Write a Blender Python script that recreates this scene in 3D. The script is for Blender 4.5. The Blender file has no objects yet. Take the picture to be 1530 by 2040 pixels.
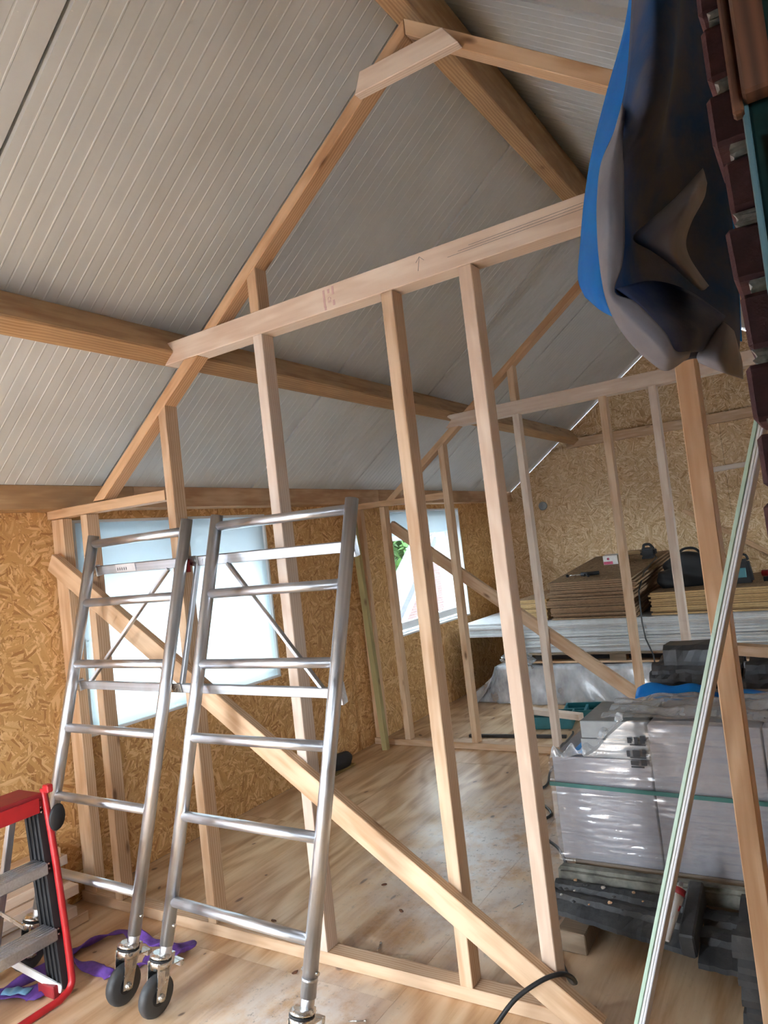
import bpy, bmesh, math, random
from mathutils import Vector, Matrix
random.seed(7)
sc = bpy.context.scene
C = sc.collection

# ------------------------------------------------------------------ camera, sky, exposure
YAW, PITCH, ROLL, FPX, EYE = 0.5590, 0.0490, -0.1133, 1441.2, 1.55
cam = bpy.data.cameras.new('camera'); camo = bpy.data.objects.new('camera', cam); C.objects.link(camo)
F = Vector((-math.sin(YAW)*math.cos(PITCH), math.cos(YAW)*math.cos(PITCH), math.sin(PITCH)))
R0 = Vector((math.cos(YAW), math.sin(YAW), 0)); U0 = R0.cross(F)
Rv = R0*math.cos(ROLL)+U0*math.sin(ROLL); Uv = U0*math.cos(ROLL)-R0*math.sin(ROLL)
M = Matrix((Rv, Uv, -F)).transposed().to_4x4(); M.translation = (0, 0, EYE)
camo.matrix_world = M
cam.sensor_fit = 'VERTICAL'; cam.sensor_height = 36; cam.sensor_width = 27; cam.lens = 36*FPX/2040
cam.clip_start = 0.02; cam.clip_end = 200
sc.camera = camo
W = bpy.data.worlds.new('overcast_sky'); sc.world = W; W.use_nodes = True
bgn = W.node_tree.nodes['Background']
bgn.inputs[0].default_value = (0.80, 0.90, 1.0, 1); bgn.inputs[1].default_value = 17.0
vs = sc.view_settings
vs.view_transform = 'Standard'; vs.look = 'None'; vs.gamma = 1.0; vs.use_curve_mapping = False
vs.exposure = 0.62
sc.cycles.use_denoising = True
sc.cycles.max_bounces = 6; sc.cycles.diffuse_bounces = 4; sc.cycles.glossy_bounces = 3; sc.cycles.transmission_bounces = 4; sc.cycles.transparent_max_bounces = 10
sc.cycles.use_adaptive_sampling = True; sc.cycles.adaptive_threshold = 0.17; sc.cycles.adaptive_min_samples = 12
sc.cycles.caustics_reflective = False; sc.cycles.caustics_refractive = False
sc.cycles.sample_clamp_indirect = 8

# sky portals: they give off no light, they only tell Cycles where the openings to the sky are
def portal(loc, rot, w, h):
    L = bpy.data.lights.new('sky_portal', 'AREA'); L.shape = 'RECTANGLE'; L.size = w; L.size_y = h; L.cycles.is_portal = True; L.energy = 0.0
    o = bpy.data.objects.new('sky_portal', L); C.objects.link(o); o.location = loc; o.rotation_euler = rot
for y in (.045, 3.065, 6.085): portal((-3.68, y, 1.315 if y > 1 else .94), (0, -math.pi/2, 0), 1.12 if y > 1 else 1.88, 1.49)
portal((1.56, 6.085, 1.315), (0, math.pi/2, 0), 1.12, 1.49)
portal((-1.90, -1.08, 1.02), (math.pi/2, 0, 0), .92, 2.06)
portal((.80, -1.08, 1.55), (math.pi/2, 0, 0), .5, .8)

# ------------------------------------------------------------------ node helpers and materials
class NT:
    def __init__(s, name):
        s.m = bpy.data.materials.new(name); s.m.use_nodes = True; s.t = s.m.node_tree
        s.t.nodes.clear(); s.out = s.t.nodes.new('ShaderNodeOutputMaterial')
    def n(s, typ, props=None, **inp):
        nd = s.t.nodes.new('ShaderNode'+typ)
        for k, v in (props or {}).items(): setattr(nd, k, v)
        for k, v in inp.items():
            key = int(k[1:]) if k[0] == 'i' and k[1:].isdigit() else k.replace('_', ' ')
            s.set(nd.inputs[key], v)
        return nd
    def set(s, sock, v):
        if isinstance(v, bpy.types.NodeSocket): s.t.links.new(v, sock)
        elif isinstance(v, bpy.types.Node): s.t.links.new(v.outputs[0], sock)
        else:
            if isinstance(v, (tuple, list)) and len(v) == 3 and sock.type == 'RGBA': v = (*v, 1)
            sock.default_value = v
    def math(s, op, a, b=0.0, clamp=False):
        return s.n('Math', {'operation': op, 'use_clamp': clamp}, i0=a, i1=b).outputs[0]
    def vmul(s, v, k): return s.n('VectorMath', {'operation': 'MULTIPLY'}, i0=v, i1=k).outputs[0]
    def vadd(s, v, k): return s.n('VectorMath', {'operation': 'ADD'}, i0=v, i1=k).outputs[0]
    def ramp(s, f, stops, interp='LINEAR'):
        nd = s.t.nodes.new('ShaderNodeValToRGB'); nd.color_ramp.interpolation = interp
        el = nd.color_ramp.elements
        while len(el) < len(stops): el.new(0.5)
        for e, (p, c) in zip(el, stops):
            e.position = p; e.color = (*c, 1) if len(c) == 3 else c
        s.set(nd.inputs[0], f); return nd.outputs[0]
    def mix(s, f, a, b, mode='MIX'):
        nd = s.t.nodes.new('ShaderNodeMix'); nd.data_type = 'RGBA'; nd.blend_type = mode
        s.set(nd.inputs[0], f); s.set(nd.inputs[6], a); s.set(nd.inputs[7], b); return nd.outputs[2]
    def noise(s, v, scale=5, detail=4, rough=.55, dist=0.0):
        return s.n('TexNoise', Vector=v, Scale=scale, Detail=detail, Roughness=rough, Distortion=dist)
    def bump(s, h, strength=.3, dist=.01):
        return s.n('Bump', Height=h, Strength=strength, Distance=dist).outputs[0]
    def bsdf(s, col, rough=.6, normal=None, metal=0.0, **kw):
        b = s.n('BsdfPrincipled', Base_Color=col, Roughness=rough, Metallic=metal, **kw)
        if normal is not None: s.set(b.inputs['Normal'], normal)
        return b
    def done(s, shader):
        s.t.links.new(shader.outputs[0], s.out.inputs[0]); return s.m

def plain(name, col, rough=.6, metal=0.0, var=.12, scale=18, bump=.0):
    t = NT(name); co = t.n('TexCoord').outputs['Object']
    nz = t.noise(co, scale, 5).outputs[0]
    k = t.ramp(nz, [(.3, tuple(c*(1-var) for c in col)), (.7, tuple(min(1, c*(1+var)) for c in col))])
    nm = t.bump(nz, bump, .004) if bump else None
    return t.done(t.bsdf(k, rough, nm, metal))

def wood(name, light, dark, knot=(.16, .075, .03), rough=.62, knots=.9, weather=0.0):
    t = NT(name); tc = t.n('TexCoord').outputs['Object']; oi = t.n('ObjectInfo')
    off = t.n('CombineXYZ', X=t.math('MULTIPLY', oi.outputs['Random'], 37.0), Y=t.math('MULTIPLY', oi.outputs['Random'], 11.0), Z=t.math('MULTIPLY', oi.outputs['Random'], 23.0)).outputs[0]
    co = t.vadd(tc, off)
    # knots: sparse cells stretched a little along the grain
    kv = t.n('TexVoronoi', {'feature': 'F1'}, Vector=t.vmul(co, (3.2, 9, 9)), Scale=1.0)
    kr = t.n('TexWhiteNoise', {'noise_dimensions': '3D'}, Vector=kv.outputs['Position']).outputs[0]
    kd = t.math('ADD', kv.outputs['Distance'], t.math('MULTIPLY', t.math('LESS_THAN', kr, 1-knots*.45), 5.0))
    kmask = t.ramp(kd, [(.05, (1, 1, 1)), (.13, (0, 0, 0))])
    halo = t.ramp(kd, [(.05, (1, 1, 1)), (.42, (0, 0, 0))])
    warp = t.noise(t.vmul(co, (1.2, 5, 5)), 1.0, 3).outputs[0]
    g = t.n('TexWave', {'wave_type': 'BANDS', 'bands_direction': 'Y'}, Vector=t.vmul(co, (.25, 1, 1.3)), Scale=26.0, Distortion=5.0, Detail=2.0, Detail_Scale=.6)
    g2 = t.noise(t.vmul(co, (2.2, 55, 55)), 1.0, 4).outputs[0]
    grain = t.math('ADD', t.math('MULTIPLY', g.outputs['Fac'], .42), t.math('MULTIPLY', g2, .58))
    grain = t.math('ADD', grain, t.math('MULTIPLY', halo, .25))
    grain = t.math('ADD', grain, t.math('MULTIPLY', t.math('SUBTRACT', warp, .5), .5))
    col = t.ramp(grain, [(.25, light), (.8, dark)])
    tint = t.ramp(oi.outputs['Random'], [(0, (.86, .83, .80)), (.5, (1, .98, .95)), (1, (1.0, .92, .82))])
    col = t.mix(1.0, col, tint, 'MULTIPLY')
    if weather:
        wn = t.ramp(t.noise(t.vmul(co, (2, 6, 6)), 1.3, 6).outputs[0], [(.42, (0, 0, 0)), (.68, (1, 1, 1))])
        col = t.mix(t.math('MULTIPLY', wn, weather), col, (.16, .11, .07))
    col = t.mix(t.math('MULTIPLY', kmask, .85), col, knot)
    return t.done(t.bsdf(col, rough, t.bump(grain, .12, .003)))

def osb(name, axis, light, mid, dark, scale=1.0, rough=.7):
    t = NT(name); tc = t.n('TexCoord').outputs['Object']
    sx = t.n('SeparateXYZ', Vector=tc)
    a, b = {'x': ('Y', 'Z'), 'y': ('X', 'Z'), 'z': ('X', 'Y')}[axis]
    uv = t.n('CombineXYZ', X=sx.outputs[a], Y=sx.outputs[b], Z=0.0).outputs[0]
    wob = t.noise(uv, 9, 2).outputs['Color']
    uvw = t.vadd(uv, t.vmul(wob, (.02, .02, 0)))
    layers = []
    for i, (cell, seed, fx, fy) in enumerate(((15, 0.0, 15, 105), (22, 4.7, 20, 150), (12, 9.1, 12, 80))):
        s = t.vadd(uvw, (seed, seed*.7, 0))
        big = t.n('TexVoronoi', {'feature': 'F1', 'voronoi_dimensions': '2D'}, Vector=s, Scale=cell*scale)
        ang = t.math('MULTIPLY', t.n('SeparateColor', Color=big.outputs['Color']).outputs[0], 3.14159)
        rv = t.n('VectorRotate', {'rotation_type': 'Z_AXIS'}, Vector=s, Angle=ang).outputs[0]
        fl = t.n('TexVoronoi', {'feature': 'F1', 'voronoi_dimensions': '2D'}, Vector=t.vmul(rv, (fx*scale, fy*scale, 1)), Scale=1.0)
        fc = t.n('SeparateColor', Color=fl.outputs['Color'])
        layers.append((fc.outputs[0], fc.outputs[1]))
    v = layers[0][0]
    for val, msk in layers[1:]:
        m = t.math('GREATER_THAN', msk, .55)
        v = t.n('Mix', i0=m, i2=v, i3=val).outputs[0]
    fine = t.noise(uv, 160, 2).outputs[0]
    v2 = t.math('ADD', t.math('MULTIPLY', v, .78), t.math('MULTIPLY', fine, .22))
    col = t.ramp(v2, [(.14, dark), (.34, mid), (.58, mid), (.80, light)])
    blot = t.ramp(t.noise(uv, 1.1, 4).outputs[0], [(.3, (.86, .83, .8)), (.7, (1, 1, 1))])
    col = t.mix(1.0, col, blot, 'MULTIPLY')
    return t.done(t.bsdf(col, rough, t.bump(v2, .25, .002)))

WOOD = wood('pine_timber', (.76, .565, .39), (.57, .355, .205))
WOODP = wood('pale_planed_pine', (.83, .72, .63), (.68, .53, .43), knots=.5)
WOODO = wood('orange_pine', (.74, .50, .31), (.52, .30, .16))
WOODB = wood('old_purlin_timber', (.60, .40, .22), (.40, .23, .11), weather=.25)
WOODG = wood('green_treated_batten', (.52, .46, .22), (.40, .33, .14))
WOODW = wood('weathered_timber', (.36, .28, .20), (.20, .14, .09), weather=.6)
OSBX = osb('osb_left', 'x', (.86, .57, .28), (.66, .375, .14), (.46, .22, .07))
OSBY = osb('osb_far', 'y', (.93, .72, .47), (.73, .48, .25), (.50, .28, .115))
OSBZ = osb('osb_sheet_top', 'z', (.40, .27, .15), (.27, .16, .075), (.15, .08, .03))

def osb_edge(name, light, dark):
    t = NT(name); co = t.n('TexCoord').outputs['Object']
    a = t.noise(t.vmul(co, (30, 30, 300)), 1.0, 4).outputs[0]
    col = t.ramp(a, [(.3, dark), (.55, light), (.8, dark)])
    return t.done(t.bsdf(col, .8, t.bump(a, .5, .004)))
OSBE = osb_edge('osb_edge_dark', (.33, .20, .11), (.15, .08, .04))
OSBE2 = osb_edge('osb_edge_pale', (.66, .45, .22), (.42, .26, .10))

def plywood():
    t = NT('plywood_floor'); co = t.n('TexCoord').outputs['Object']; oi = t.n('ObjectInfo')
    off = t.n('CombineXYZ', X=t.math('MULTIPLY', oi.outputs['Random'], 31.0), Y=t.math('MULTIPLY', oi.outputs['Random'], 17.0), Z=0.0).outputs[0]
    p = t.vadd(co, off)
    warp = t.noise(t.vmul(p, (1.6, .45, 1)), 1.5, 4).outputs[0]
    ct = t.noise(t.vmul(p, (1.5, .42, 1)), 1.0, 3, .5, .3).outputs[0]
    w = t.n('Math', {'operation': 'MULTIPLY_ADD'}, i0=t.math('SINE', t.math('MULTIPLY', ct, 75.0)), i1=.5, i2=.5)
    fine = t.noise(t.vmul(p, (60, 5, 1)), 1.0, 3).outputs[0]; mid = t.noise(t.vmul(p, (17, 1.5, 1)), 1.0, 4, .6, .6).outputs[0]
    g = t.math('ADD', t.math('MULTIPLY', w.outputs[0], .20), t.math('MULTIPLY', fine, .16))
    g = t.math('ADD', g, t.math('MULTIPLY', mid, .62))
    g = t.math('ADD', g, t.math('MULTIPLY', warp, .22))
    col = t.ramp(g, [(.36, (.82, .64, .44)), (.54, (.73, .52, .32)), (.68, (.58, .36, .19)), (.86, (.36, .18, .08))])
    red = t.ramp(t.noise(t.vmul(p, (1.4, .5, 1)), 1.2, 3).outputs[0], [(.45, (0, 0, 0)), (.7, (1, 1, 1))])
    col = t.mix(t.math('MULTIPLY', red, .4), col, (.62, .36, .21))
    # knots
    kv = t.n('TexVoronoi', {'feature': 'F1', 'voronoi_dimensions': '2D'}, Vector=t.vadd(t.vmul(p, (6.5, 4.2, 1)), t.vmul(t.noise(p, 2.0, 2).outputs['Color'], (1.6, 1.6, 0))), Scale=1.0)
    kr = t.n('TexWhiteNoise', {'noise_dimensions': '3D'}, Vector=kv.outputs['Position']).outputs[0]
    kd = t.math('ADD', t.math('DIVIDE', kv.outputs['Distance'], t.math('ADD', t.math('MULTIPLY', kr, 1.6), .25)), t.math('MULTIPLY', t.math('LESS_THAN', t.math('FRACT', t.math('MULTIPLY', kr, 13.7)), .72), 5.0))
    km = t.ramp(kd, [(.035, (1, 1, 1)), (.065, (0, 0, 0))])
    kh = t.ramp(kd, [(.05, (1, 1, 1)), (.2, (0, 0, 0))])
    col = t.mix(t.math('MULTIPLY', kh, .4), col, (.50, .27, .13))
    col = t.mix(t.math('MULTIPLY', km, .85), col, (.13, .06, .03))
    # spilled plaster dust and dirt, trodden in near the door opening
    d1 = t.n('VectorMath', {'operation': 'DISTANCE'}, i0=t.vmul(co, (1, .62, 1)), i1=(-1.62, 2.03, 0)).outputs['Value']
    near = t.ramp(d1, [(.1, (1, 1, 1)), (.75, (0, 0, 0))])
    d2 = t.n('VectorMath', {'operation': 'DISTANCE'}, i0=co, i1=(-1.75, 1.85, 0)).outputs['Value']
    near = t.math('MAXIMUM', near, t.ramp(d2, [(.05, (1, 1, 1)), (.45, (0, 0, 0))]))
    dn = t.ramp(t.noise(co, 5, 8, .7).outputs[0], [(.38, (0, 0, 0)), (.56, (1, 1, 1))])
    dust = t.math('MULTIPLY', t.math('MULTIPLY', near, dn), .85)
    col = t.mix(dust, col, (.80, .77, .75))
    sp = t.ramp(t.noise(t.vmul(co, (1, .7, 1)), 34, 8, .8).outputs[0], [(.56, (0, 0, 0)), (.64, (1, 1, 1))])
    spm = t.math('MULTIPLY', sp, t.math('ADD', t.math('MULTIPLY', near, .8), .14))
    col = t.mix(spm, col, (.2, .16, .13))
    rough = t.ramp(t.noise(co, 2.2, 4).outputs[0], [(.35, (.32, .32, .32)), (.65, (.5, .5, .5))])
    return t.done(t.bsdf(col, rough, t.bump(g, .12, .004)))
PLY = plywood()

def roofmat():
    t = NT('coated_roof_panel'); co = t.n('TexCoord').outputs['Object']
    nz = t.noise(co, 3, 5).outputs[0]
    col = t.ramp(nz, [(.3, (.58, .60, .60)), (.7, (.65, .67, .68))])
    spk = t.ramp(t.noise(co, 90, 2).outputs[0], [(.76, (0, 0, 0)), (.8, (1, 1, 1))])
    col = t.mix(t.math('MULTIPLY', spk, .5), col, (.9, .9, .9))
    return t.done(t.bsdf(col, .33))
ROOF = roofmat()
SEAL = plain('panel_seal', (.03, .03, .03), .8)
def alu(name, c=(.70, .72, .76), r=.30, ax=0):
    t = NT(name); co = t.n('TexCoord').outputs['Object']
    st = t.noise(t.vmul(co, (3, 140, 140)), 1.0, 3).outputs[0]
    col = t.ramp(st, [(.3, tuple(x*.8 for x in c)), (.7, c)])
    rr = t.ramp(t.noise(co, 14, 4).outputs[0], [(.3, (r*.8,)*3), (.7, (r*1.35,)*3)])
    return t.done(t.bsdf(col, rr, None, 1.0))
ALU = alu('brushed_aluminium', (.66, .68, .72), .34); ALUB = alu('dull_aluminium', (.56, .58, .61), .48); ZINC = alu('zinc_plated_steel', (.72, .72, .70), .25)
RUB = plain('grey_rubber', (.045, .047, .05), .55); BLK = plain('black_plastic', (.012, .012, .014), .6)
RED = plain('red_paint', (.42, .016, .02), .35); REDD = plain('dark_red_plastic', (.27, .015, .02), .5)
WHT = plain('white_plastic', (.82, .83, .84), .35, var=.04)
TEAL = plain('teal_plastic', (.015, .16, .19), .4)
GREENSTRAP = plain('green_strap', (.04, .16, .14), .4)
PURP = plain('purple_webbing', (.13, .05, .30), .7, var=.3, scale=40)
BLUEP = plain('light_blue_label', (.18, .42, .66), .4)
MEMG = None
def membrane(name, c1, c2, rough=.75, tl=.18):
    t = NT(name); co = t.n('TexCoord').outputs['Object']
    nz = t.noise(co, 9, 5).outputs[0]; f = t.noise(co, 260, 2).outputs[0]
    col = t.ramp(nz, [(.38, c1), (.62, c2)])
    b = t.bsdf(col, rough, t.bump(f, .12, .002))
    tr = t.n('BsdfTranslucent', Color=col)
    return t.done(t.n('MixShader', i0=tl, i1=b, i2=tr))
MEMG = membrane('grey_fleece_side', (.34, .32, .33), (.44, .42, .43))
MEMB = membrane('blue_film_side', (.015, .33, .90), (.02, .40, .95), .5, .45)
MEMX = membrane('shaded_blue_underside', (.012, .07, .20), (.115, .11, .135), .7, .06)  # blue film side in shadow: the navy shade is in the colour, with grey patches
MEMD = membrane('navy_underlay', (.03, .06, .16), (.16, .16, .20), .6)
def sheetmat():
    t = NT('translucent_sheet'); co = t.n('TexCoord').outputs['Object']
    nz = t.noise(co, 1.6, 3).outputs[0]
    col = t.ramp(nz, [(.3, (.76, .83, .85)), (.7, (.84, .87, .86))])
    return t.done(t.n('MixShader', i0=.75, i1=t.bsdf(col, .4), i2=t.n('BsdfTranslucent', Color=col)))
SHEET = sheetmat()
def film(name, opa=.3, tint=(.82, .85, .88), sc_=(3, 3, 40), rough=.12, bumpd=.02, gl=.13, det=4):
    t = NT(name); co = t.n('TexCoord').outputs['Object']
    nz = t.noise(t.vmul(co, sc_), 1.0, det, .6).outputs[0]
    nm = t.bump(nz, .55, bumpd)
    b = t.bsdf(tint, rough, nm, Specular_IOR_Level=.7)
    op = t.ramp(nz, [(.35, (opa*.55,)*3), (.7, (min(1, opa*1.7),)*3)])
    base = t.n('MixShader', i0=op, i1=t.n('BsdfTransparent', Color=(.97, .98, 1)), i2=b)
    return t.done(t.n('MixShader', i0=gl, i1=base, i2=t.n('BsdfGlossy', Roughness=.10, Normal=nm)))
FILM = film('stretch_film', .12, (.86, .86, .9), (1.3, 1.3, 60), .14, .0035, .12, 1); FILM2 = film('milky_wrap', .5, (.80, .82, .86), (5, 5, 3), .3, .008, .03); FILM3 = film('loose_film', .34, (.90, .93, .96), (9, 9, 9), .1, .03, .2)
def glassmat():
    t = NT('window_glass')
    fr = .06
    return t.done(t.n('MixShader', i0=fr, i1=t.n('BsdfTransparent', Color=(.80, .83, .83)), i2=t.n('BsdfGlossy', Roughness=.02)))
GLASS = glassmat()
BLOCK = plain('grey_block', (.40, .385, .405), .85, var=.08, scale=26, bump=.25)
BLOCKD = plain('grey_block_top', (.33, .34, .34), .85, var=.08, scale=26, bump=.25)
TILE = plain('black_roof_tile', (.045, .045, .048), .45, var=.5, scale=14, bump=.5)
def oldtile():
    t = NT('weathered_concrete_tile'); co = t.n('TexCoord').outputs['Object']
    a = t.noise(co, 7, 7, .65).outputs[0]; b = t.noise(t.vmul(co, (2, 14, 14)), 1.0, 5).outputs[0]
    col = t.ramp(a, [(.36, (.022, .023, .026)), (.58, (.06, .06, .06)), (.78, (.17, .165, .15))])
    col = t.mix(t.math('MULTIPLY', b, .35), col, (.03, .03, .032))
    return t.done(t.bsdf(col, .6, t.bump(a, .6, .01)))
OTILE = oldtile()
PB = plain('plasterboard_paper', (.74, .76, .78), .8, var=.05); PBE = plain('plasterboard_edge', (.60, .61, .63), .8, var=.1)
def brickmat():
    t = NT('old_brick'); co = t.n('TexCoord').outputs['Object']; oi = t.n('ObjectInfo')
    a = t.noise(co, 60, 6, .65).outputs[0]
    col = t.ramp(a, [(.3, (.11, .042, .042)), (.6, (.19, .075, .07)), (.8, (.30, .16, .14))])
    col = t.mix(t.math('MULTIPLY', oi.outputs['Random'], .4), col, (.09, .05, .065))
    return t.done(t.bsdf(col, .85, t.bump(a, .8, .004)))
BRICK = brickmat()
MORT = plain('lime_mortar', (.50, .47, .42), .95, var=.45, scale=90, bump=1.0)
DGREEN = plain('dark_green_gloss', (.012, .04, .035), .22, var=.3); TEALE = plain('pale_teal_gloss', (.13, .25, .28), .3)
BROWN = plain('brown_stained_door', (.11, .028, .012), .5, var=.35, scale=8); RUSTW = wood('rusty_stained_batten', (.24, .10, .05), (.09, .035, .02), weather=.5)
CREAM = plain('cream_paint', (.62, .55, .40), .45)
PLAST = plain('old_plaster', (.66, .62, .57), .9)
CABLE = plain('black_cable', (.015, .016, .018), .4)
CARD = plain('brown_cardboard', (.42, .27, .13), .8); CARDW = plain('white_card', (.75, .68, .62), .6)
PINK = plain('pink_print', (.6, .1, .17), .6)
INK = plain('red_stamp_ink', (.66, .42, .38), .8); GREYI = plain('pencil', (.26, .23, .21), .8); INKB = plain('black_print', (.05, .05, .055), .7)
CORE = plain('wall_core', (.35, .33, .3), .9)
LINER = plain('white_reveal_liner', (.80, .81, .82), .6, var=.03)
UPVC = plain('white_window_frame', (.85, .86, .87), .3, var=.02)

# ------------------------------------------------------------------ geometry helpers
def V(*a): return Vector(a)
def link(name, me, mat, parent=None, mw=None):
    o = bpy.data.objects.new(name, me); C.objects.link(o)
    mats = mat if isinstance(mat, (list, tuple)) else [mat]
    if not me.materials:
        for m in mats: me.materials.append(m)
    if parent is not None: o.parent = parent
    if mw is not None:
        o.matrix_basis = (world_of(parent).inverted() @ mw) if parent is not None else mw
    elif parent is not None:
        o.matrix_basis = world_of(parent).inverted()
    return o
def world_of(o):
    m = o.matrix_basis.copy()
    while o.parent is not None:
        o = o.parent; m = o.matrix_basis @ m
    return m
def empty(name, loc=(0, 0, 0)):
    o = bpy.data.objects.new(name, None); C.objects.link(o); o.location = loc; o.empty_display_size = .1
    o.matrix_basis = Matrix.Translation(Vector(loc)); return o
def tag(o, label, cat, group=None, kind=None):
    o['label'] = label; o['category'] = cat
    if group: o['group'] = group
    if kind: o['kind'] = kind
    return o
def thing(name, label, cat, loc=(0, 0, 0), group=None): return tag(empty(name, loc), label, cat, group)
def struct(name, loc=(0, 0, 0), label=None, cat=None):
    o = empty(name, loc); o['kind'] = 'structure'
    if label: o['label'] = label; o['category'] = cat
    return o
def bm_mesh(bm, name, smooth=False):
    me = bpy.data.meshes.new(name); bmesh.ops.recalc_face_normals(bm, faces=bm.faces); bm.to_mesh(me); bm.free()
    if smooth:
        for p in me.polygons: p.use_smooth = True
    return me
def bm_box(bm, lo, hi, mi=0):
    x0, y0, z0 = lo; x1, y1, z1 = hi
    vs_ = [bm.verts.new(p) for p in ((x0, y0, z0), (x1, y0, z0), (x1, y1, z0), (x0, y1, z0), (x0, y0, z1), (x1, y0, z1), (x1, y1, z1), (x0, y1, z1))]
    fs = [bm.faces.new([vs_[i] for i in f]) for f in ((3, 2, 1, 0), (4, 5, 6, 7), (0, 1, 5, 4), (1, 2, 6, 5), (2, 3, 7, 6), (3, 0, 4, 7))]
    for f in fs: f.material_index = mi
    return vs_
def box(name, lo, hi, mat, parent=None, bev=.002, rot=None, jit=0.0):
    """box with its mesh centred on its own origin; lo/hi in world (or rotated about the centre by rot=(axis,angle))"""
    lo = Vector(lo); hi = Vector(hi); c = (lo+hi)/2; h = (hi-lo)/2
    bm = bmesh.new(); bm_box(bm, -h, h)
    if jit:
        for v in bm.verts: v.co += Vector([random.uniform(-jit, jit) for _ in range(3)])
    if bev: bmesh.ops.bevel(bm, geom=list(bm.edges), offset=bev, segments=1, affect='EDGES')
    mw = Matrix.Translation(c)
    if rot: mw = mw @ rot
    return link(name, bm_mesh(bm, name), mat, parent, mw)
def wbox(name, lo, hi, mat, parent=None, bev=0):
    """box whose mesh keeps world coordinates (for textures that run on from piece to piece)"""
    bm = bmesh.new(); bm_box(bm, lo, hi)
    if bev: bmesh.ops.bevel(bm, geom=list(bm.edges), offset=bev, segments=1, affect='EDGES')
    return link(name, bm_mesh(bm, name), mat, parent)
def axes(p0, p1, up):
    x = (p1-p0).normalized(); up = Vector(up); z = (up-x*up.dot(x)).normalized(); y = z.cross(x)
    return Matrix((x, y, z)).transposed().to_4x4()
def timber(name, p0, p1, w, t, mat=WOOD, parent=None, up=(0, 0, 1), bev=.0025):
    """length along local x, w along local y, t along local z (z follows up)"""
    p0 = Vector(p0); p1 = Vector(p1); L = (p1-p0).length
    bm = bmesh.new(); bm_box(bm, (0, -w/2, -t/2), (L, w/2, t/2))
    if bev: bmesh.ops.bevel(bm, geom=list(bm.edges), offset=bev, segments=1, affect='EDGES')
    m = axes(p0, p1, up); m.translation = p0
    return link(name, bm_mesh(bm, name), mat, parent, m)
def member(name, poly, y0, y1, mat=WOOD, parent=None, bev=.0025):
    """prism in a frame plane: poly = [(x,z)...] (first edge gives the grain), extruded from y0 to y1"""
    a = Vector((poly[0][0], 0, poly[0][1])); b = Vector((poly[1][0], 0, poly[1][1]))
    x = (b-a).normalized(); y = Vector((0, 1, 0)); z = x.cross(y)
    m = Matrix((x, y, z)).transposed().to_4x4(); m.translation = (a.x, y0, a.z); inv = m.inverted()
    bm = bmesh.new()
    f0 = [bm.verts.new(inv @ Vector((p[0], y0, p[1]))) for p in poly]
    f1 = [bm.verts.new(inv @ Vector((p[0], y1, p[1]))) for p in poly]
    n = len(poly)
    bm.faces.new(f0); bm.faces.new(f1[::-1])
    for i in range(n): bm.faces.new((f0[i], f1[i], f1[(i+1) % n], f0[(i+1) % n]))
    bmesh.ops.recalc_face_normals(bm, faces=bm.faces)
    if bev: bmesh.ops.bevel(bm, geom=list(bm.edges), offset=bev, segments=1, affect='EDGES')
    return link(name, bm_mesh(bm, name), mat, parent, m)
def spline(pts, k=6):
    P = [Vector(p) for p in pts]; out = []
    for i in range(len(P)-1):
        a = P[i-1] if i else P[0]*2-P[1]; b = P[i]; c = P[i+1]; d = P[i+2] if i+2 < len(P) else P[-1]*2-P[-2]
        for j in range(k):
            s = j/k
            out.append(.5*((2*b)+(-a+c)*s+(2*a-5*b+4*c-d)*s*s+(-a+3*b-3*c+d)*s**3))
    out.append(P[-1]); return out
def tube_bm(bm, pts, r, n=10, ry=None, up0=(0, 0, 1), cap=True, mi=0):
    pts = [Vector(p) for p in pts]; rings = []; up = Vector(up0)
    for i, p in enumerate(pts):
        d = (pts[min(i+1, len(pts)-1)]-pts[max(i-1, 0)]).normalized()
        if abs(d.dot(up)) > .95 and i == 0: up = Vector((1, 0, 0)) if abs(d.x) < .9 else Vector((0, 1, 0))
        u = (up-d*up.dot(d)).normalized(); s = d.cross(u); up = u
        rr = r[i] if isinstance(r, list) else r; rv = ry if ry else rr
        rings.append([bm.verts.new(p+s*math.cos(2*math.pi*k/n)*rr+u*math.sin(2*math.pi*k/n)*rv) for k in range(n)])
    for a, b in zip(rings, rings[1:]):
        for k in range(n):
            f = bm.faces.new((a[k], a[(k+1) % n], b[(k+1) % n], b[k])); f.smooth = True; f.material_index = mi
    if cap: bm.faces.new(rings[0][::-1]).material_index = mi; bm.faces.new(rings[-1]).material_index = mi
def tube(name, pts, r, mat, parent=None, n=12, ry=None, up0=(0, 0, 1)):
    bm = bmesh.new(); tube_bm(bm, pts, r, n, ry, up0); bmesh.ops.recalc_face_normals(bm, faces=bm.faces)
    me = bpy.data.meshes.new(name); bm.to_mesh(me); bm.free(); return link(name, me, mat, parent)
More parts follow.
